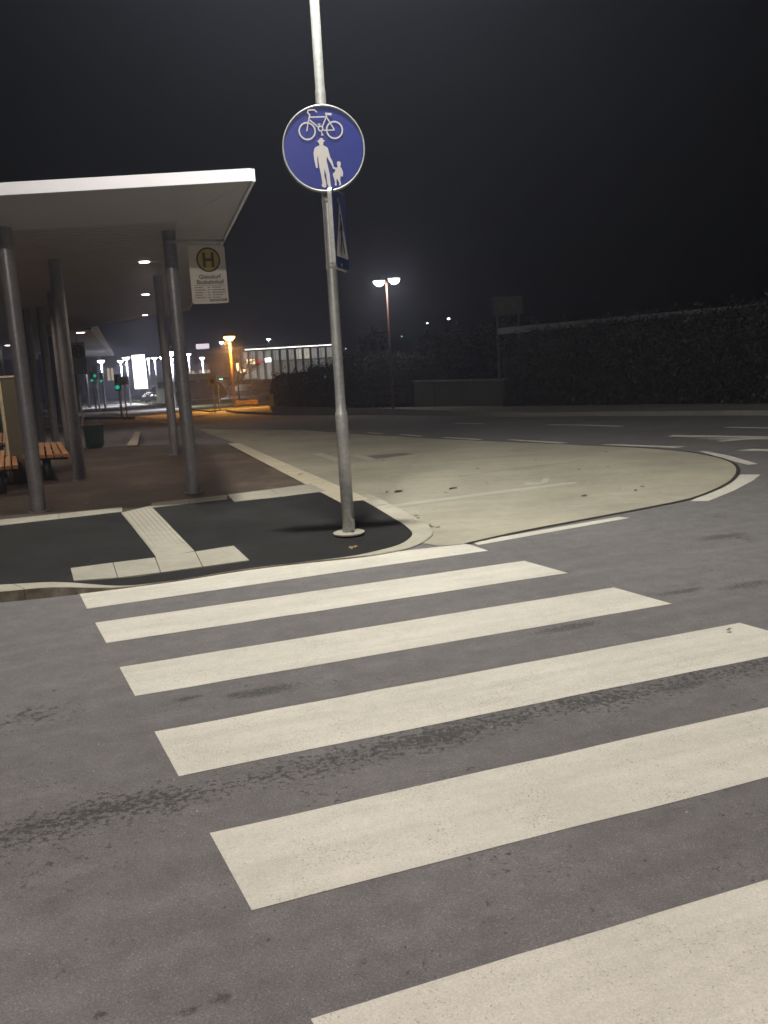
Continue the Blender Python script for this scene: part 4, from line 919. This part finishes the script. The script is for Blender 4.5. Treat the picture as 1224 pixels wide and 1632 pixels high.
# ------------------------------------------------------------------ hedges, walls, carport and trees across the road
def leaf_mass(name, cells, n, size, mat, parent, seed):
    """small leaf quads scattered through the outer shell of a volume; cells(rnd) -> point, outward normal"""
    rd = random.Random(seed); vs = []; fs = []
    for i in range(n):
        p, nr = cells(rd); s = size * rd.uniform(0.6, 1.4)
        d = Vector((rd.gauss(0, 1), rd.gauss(0, 1), rd.gauss(0, 1))) + nr * 1.2; d.normalize()
        x = d.orthogonal().normalized(); x = (Matrix.Rotation(rd.uniform(0, 6.28), 3, d) @ x); y = d.cross(x)
        o = len(vs); vs += [p - x * s, p - y * s * 0.5, p + x * s, p + y * s * 0.5]; fs.append((o, o + 1, o + 2, o + 3))
    me = bpy.data.meshes.new(name); off = Vector(LOC.get(parent.name, (0, 0, 0)))
    me.from_pydata([tuple(v - off) for v in vs], [], fs); me.materials.append(MAT[mat]); o = bpy.data.objects.new(name, me); C.objects.link(o); o.parent = parent
    return o
def hedge(path, thick, label, n, size, seed, mats=('hedge_leaf', 'hedge_brown')):
    """path: (x, y, height) along the front foot"""
    T = thing('hedge', label, 'hedge', (path[0][0], path[0][1], zg(path[0][1])))
    L = [0]
    for a, b in zip(path, path[1:]): L.append(L[-1] + math.dist(a[:2], b[:2]))
    def at(t):
        k = 0
        while k < len(L) - 2 and L[k + 1] < t: k += 1
        f = (t - L[k]) / (L[k + 1] - L[k]); a, b = path[k], path[k + 1]
        d = Vector((b[0] - a[0], b[1] - a[1], 0)).normalized(); nn = Vector((-d.y, d.x, 0))
        if nn.y < 0: nn = -nn
        return Vector((a[0] + (b[0] - a[0]) * f, a[1] + (b[1] - a[1]) * f, 0)), a[2] + (b[2] - a[2]) * f, nn
    def cells(rd):
        t = rd.uniform(0, L[-1]); p, h, nn = at(t)
        lump = 0.24 * mnoise.noise(Vector((t * 0.8, seed, 0))) + 0.18 * mnoise.noise(Vector((t * 2.7, seed, 4))) + (abs(rd.gauss(0, 0.16)) if rd.random() < 0.12 else 0)
        if rd.random() < 0.72:
            z = rd.uniform(0.02, h + lump); q = p - nn * (0.16 * mnoise.noise(Vector((t * 2, z * 2, seed))) + rd.gauss(0, 0.05)); nr = -nn
        else:
            z = h + lump + rd.gauss(0, 0.05); q = p + nn * rd.uniform(-0.05, thick); nr = Vector((0, 0, 1))
        return Vector((q.x, q.y, zg(q.y) + 0.08 + z)), nr
    leaf_mass('foliage', cells, n, size, mats[0], T, seed); leaf_mass('foliage', cells, n // 2, size, mats[1], T, seed + 50)
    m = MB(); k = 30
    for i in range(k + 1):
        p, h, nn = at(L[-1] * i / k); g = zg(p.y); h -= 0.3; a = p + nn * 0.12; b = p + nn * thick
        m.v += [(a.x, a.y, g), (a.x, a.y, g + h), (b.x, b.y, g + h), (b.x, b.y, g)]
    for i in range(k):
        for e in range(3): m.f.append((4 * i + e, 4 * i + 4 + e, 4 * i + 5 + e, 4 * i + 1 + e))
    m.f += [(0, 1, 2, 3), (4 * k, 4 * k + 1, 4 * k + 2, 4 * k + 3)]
    m.build('inner_core', 'hedge_core', T)  # solid darker core filling the hedge behind its leaves
    return T
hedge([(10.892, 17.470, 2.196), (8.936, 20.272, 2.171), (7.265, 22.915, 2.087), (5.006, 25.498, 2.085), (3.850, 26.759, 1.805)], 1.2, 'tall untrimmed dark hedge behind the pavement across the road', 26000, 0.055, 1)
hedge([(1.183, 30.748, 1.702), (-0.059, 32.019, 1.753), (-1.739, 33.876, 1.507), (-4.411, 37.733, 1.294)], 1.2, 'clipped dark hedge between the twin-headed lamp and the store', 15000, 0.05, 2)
T = thing('garden_wall', 'low dark wall with coping between the two hedges', 'wall', (2.6, 25.9, 0))
wa, wb = Vector((*(1.308, 31.130), 0)), Vector((*(3.973, 27.072), 0)); wt = zg(wa.y) + 1.0; wd = (wb - wa).normalized(); wnn = Vector((wd.y, -wd.x, 0))
for k in range(7):
    a = wa.lerp(wb, k / 7 + .002); b = wa.lerp(wb, (k + 1) / 7 - .002); q = [a, b, b - wnn * -.18, a - wnn * -.18]
    MB().hexa([(p.x, p.y, -.35) for p in q], [(p.x, p.y, wt - .05) for p in q]).build('wall_panel', 'wall_grey', T)
q = [wa - wnn * .03, wb - wnn * .03, wb + wnn * .21, wa + wnn * .21]; MB().hexa([(p.x, p.y, wt - .047) for p in q], [(p.x, p.y, wt) for p in q]).build('coping', 'roof_fascia_grey', T)
T = thing('carport', 'long flat carport roof with pale fascia behind the tall hedge', 'carport', (8, 27, -0.1))
ra, rb = ((4.103, 29.500, 2.214)), ((10.667, 23.000, 2.381)); fd = Vector((rb[0] - ra[0], rb[1] - ra[1], 0)); fl = fd.length; fd.normalize(); fnn = Vector((-fd.y, fd.x, 0))
if fnn.y < 0: fnn = -fnn
za, zb = ra[2], rb[2]
def cp(u, d, z): p = Vector((ra[0], ra[1], 0)) + fd * u + fnn * d; return (p.x, p.y, z)
fl2 = fl + 4
MB().hexa([cp(0, 0, za - .09), cp(fl2, 0, zb - .09), cp(fl2, 6, zb - .09), cp(0, 6, za - .09)], [cp(0, 0, za + .09), cp(fl2, 0, zb + .09), cp(fl2, 6, zb + .09), cp(0, 6, za + .09)]).build('roof', 'roof_fascia_grey', T)
MB().hexa([cp(0, -.04, za - .1), cp(fl2, -.04, zb - .1), cp(fl2, -.003, zb - .1), cp(0, -.003, za - .1)], [cp(0, -.04, za + .1), cp(fl2, -.04, zb + .1), cp(fl2, -.003, zb + .1), cp(0, -.003, za + .1)]).build('fascia', 'roof_fascia_grey', T)
for u in (0.7, 3.2, 6.0):
    p = cp(u, 0.3, 0); MB().box((p[0], p[1], (za - .1 - .35) / 2), (0.13, 0.13, za - .1 + .35), 0.6).build('post', 'carport_post', T)
s1 = (4.536, 34.000, 3.566); s2 = (5.649, 34.000, 2.881)
T = thing('hoarding', 'faint unlit hoarding on posts standing above the carport roof', 'hoarding', ((s1[0] + s2[0]) / 2, 34, 0))
MB().box(((s1[0] + s2[0]) / 2, 34, (s1[2] + s2[2]) / 2), (s2[0] - s1[0], 0.12, s1[2] - s2[2])).build('board', 'billboard_faint', T)
m = MB()
for dx, dz, w, h in ((-.25, .02, .14, .24), (.2, .03, .17, .28)): m.box(((s1[0] + s2[0]) / 2 + dx, 33.93, (s1[2] + s2[2]) / 2 + dz), (w, 0.012, h))
m.build('dark_print', 'wall_brown', T)
for dx in (-.4, .4): MB().box(((s1[0] + s2[0]) / 2 + dx, 34.1, (s2[2] - 0.2) / 2), (0.09, 0.09, s2[2] + 0.2)).build('post', 'dark_steel', T)

def tree(x, y, h, w, label, n, seed, bare=False, cb_=0.3):
    T = thing('tree', label, 'tree', (x, y, zg(y)), 'trees across the road' if not bare else None)
    rd = random.Random(seed); m = MB(); tips = []
    def grow(p, d, L, r, lev):
        q = p + d * L; m.tube(p, q, r, r * 0.65, 7, cap=False); tips.append(q)
        if lev == 0: return
        for i in range(3 if lev < 3 else 4):
            e = (d + Vector((rd.gauss(0, .55), rd.gauss(0, .55), rd.uniform(-.05, .35)))).normalized(); grow(q, e, L * rd.uniform(.6, .8), r * .6, lev - 1)
    grow(Vector((x, y, zg(y) - 0.05)), Vector((0, 0, 1)), h * 0.3, h * 0.022, 4 if bare else 3)
    m.build('trunk', 'bark', T, True)
    if not bare:
        cl = []
        for i in range(16):
            a = rd.uniform(0, 6.28); rr = w / 2 * math.sqrt(rd.random()); cl.append((Vector((x + rr * math.cos(a), y + rr * math.sin(a), zg(y) + h * rd.uniform(cb_, 0.92))), w * rd.uniform(.14, .26)))
        def cells(rd2):
            c, r = rd2.choice(cl); d = Vector((rd2.gauss(0, 1), rd2.gauss(0, 1), rd2.gauss(0, 1))).normalized(); return c + d * r * rd2.uniform(.55, 1.05), d
        leaf_mass('crown', cells, n, 0.09, 'hedge_leaf', T, seed)
    return T
tree(3.2, 40, 2.9, 3.0, 'dark tree some way behind the low wall', 4000, 11, cb_=.2)
tree(6.0, 38, 3.0, 3.5, 'dark tree beneath the faint hoarding', 4000, 12)
tree(-0.6, 42, 3.0, 3.2, 'dark tree behind the clipped hedge, left of the twin-headed lamp', 4000, 13)
tree(-9.6, 62, 3.9, 3, 'bare reddish tree lit from the sodium lamp, before the store', 0, 14, bare=True)

# far hillside with a few house lights
hm = MB(); xs_ = [(-60 + i * 12) for i in range(26)]
for i, x in enumerate(xs_):
    z = 5.5 + 7.5 * sst(-20, 120, x) + 1.2 * mnoise.noise(Vector((x * 0.03, 2, 0))); hm.v += [(x, 240, -4), (x, 300, z), (x, 420, z - 2)]
for i in range(len(xs_) - 1):
    for e in range(2): hm.f.append((3 * i + e, 3 * i + 3 + e, 3 * i + 4 + e, 3 * i + 1 + e))
struct(hm.build('hill', 'soil'))
for px, lab, mt, r in (((13.512, 225.000, 9.213), 'small white light right of the twin-headed lamp', 'lamp_small', .28), ((18.880, 225.000, 9.983), 'widest white light low in the dark sky right of the lamp', 'lamp_small', .42),
                       ((6.157, 200.000, 5.828), 'tiny teal light just right of the twin-headed lamp post', 'tiny_teal', .25), ((20.718, 225.000, 8.959), 'tiny red light beside the widest white one', 'signal_red', .25),
                       ((18.234, 200.000, 3.907), 'tiny pale light above the low wall', 'lamp_small', .14), ((23.272, 225.000, 10.041), 'faintest tiny light above the low wall', 'window_warm', .2), ((-5.772, 180.000, 3.577), 'tiny white light beside the sign pole', 'lamp_small', .14)):
    T = thing('hillside_lamp', lab, 'lamp', (px[0], px[1], px[2] - 3), 'lights of far houses')
    MB().lathe(px, [(r * .3, -r * .5), (r, 0), (r * .3, r * .5)], 10).build('lens', mt, T)
    MB().tube((px[0], px[1] + .1, px[2] - 8), (px[0], px[1] + .1, px[2] - r * .5), 0.06, n=6).build('pole', 'dark_steel', T)

# ------------------------------------------------------------------ fallen leaves
def leaf_mesh(m, p, s, rz, curl, z):
    pts = [(0, -1, 0), (.35, -.4, .25), (.5, .1, .3), (.25, .6, .2), (0, 1, .1), (-.25, .6, .35), (-.5, .1, .2), (-.35, -.4, .15)]
    R = Matrix.Rotation(rz, 3, 'Z'); o = len(m.v)
    m.v.append(Vector((p[0], p[1], z + 0.002)))
    for x, y, c in pts: q = R @ Vector((x * s, y * s, 0)); m.v.append((p[0] + q.x, p[1] + q.y, z + 0.002 + c * s * curl))
    for i in range(8): m.f.append((o, o + 1 + i, o + 1 + (i + 1) % 8))
    q = R @ Vector((0, -1.5 * s, 0)); q2 = R @ Vector((0.08 * s, -1.0 * s, 0)); m.v += [(p[0] + q.x, p[1] + q.y, z + .004), (p[0] + q2.x, p[1] + q2.y, z + .004)]; m.f.append((o + 1, o + 9, o + 10))
for pt, z, s, lab, mt in (((-0.295, 7.399), None, .075, 'curled dry leaf on dark pavement below the lamp post', 'leaf_dry'), ((-1.527, 11.146), None, .05, 'pale dry leaf on platform near the slab band', 'leaf_dry'),
                          ((0.171, 10.463), .009, .1, 'dark curled leaf on concrete right of the lamp post', 'leaf_dark'), ((0.827, 10.461), .009, .08, 'dark leaf on the middle of the concrete bay', 'leaf_dark'), ((-3.523, 10.337), None, .05, 'pale leaf on brown platform between the first two columns', 'leaf_dry'),
                          ((2.160, 9.389), .009, .05, 'small brown leaf on the concrete past the worn line', 'leaf_dark'), ((1.864, 4.683), .012, .028, 'lone leaf on the fourth white stripe', 'leaf_dark'), ((-1.108, 11.873), None, .05, 'dry leaf on the cream platform edging', 'leaf_dry')):
    m = MB(); zz = z if z else (zs(*pt) if pt[1] < 9.6 else 0.105); leaf_mesh(m, pt, s * .7, random.uniform(0, 6.28), 0.6, zz); leaf_mesh(m, (pt[0] + s * .5, pt[1] + .01), s * .5, random.uniform(0, 6.28), 0.8, zz + .004)
    tag(m.build('fallen_leaf', mt), lab, 'leaf')
m = MB(); rd = random.Random(21)
for i in range(34):
    x, y = rd.uniform(-.2, 3.4), rd.uniform(8.2, 15)
    if y < 10.2 + x * -.55 + .3: continue
    leaf_mesh(m, (x, y), rd.uniform(.012, .035), rd.uniform(0, 6.28), 0.6, 0.009)
for i in range(26):
    t = rd.random(); x = 0.02 + .4 * t + rd.gauss(0, .03); y = 9.35 - 1.3 * t + rd.gauss(0, .03)
    leaf_mesh(m, (x + .06, y), rd.uniform(.012, .03), rd.uniform(0, 6.28), 0.6, 0.009)
tag(m.build('leaf_litter', 'leaf_dark'), 'scattered dark leaf bits on the concrete bay', 'leaves', kind='stuff')
m = MB()
for i in range(45):
    x, y = rd.uniform(-5.5, -.8), rd.uniform(10.2, 17)
    if x > -.46 - (y - 9.34) * .315 - .1: continue
    leaf_mesh(m, (x, y), rd.uniform(.012, .03), rd.uniform(0, 6.28), 0.6, 0.103)
tag(m.build('leaf_litter', 'leaf_dry'), 'scattered pale dry leaf bits on the brown platform', 'leaves', kind='stuff')
# ------------------------------------------------------------------ thin haze volume added to imitate the flare round the lamps
t = NT('glow_haze'); t.n.remove(t.b); pv = t.new('ShaderNodeVolumePrincipled'); pv.inputs['Density'].default_value = 0.0078; pv.inputs['Color'].default_value = (0.70, 0.74, 1.0, 1); pv.inputs['Anisotropy'].default_value = 0.79
t.link(pv.outputs[0], t.out.inputs['Volume'])
hz = MB().box((-20, 90, 4.0), (260, 210, 16)).build('haze', 'glow_haze'); tag(hz, 'added thin bluish haze that gives the lamps their glow', 'glow_haze', kind='stuff')
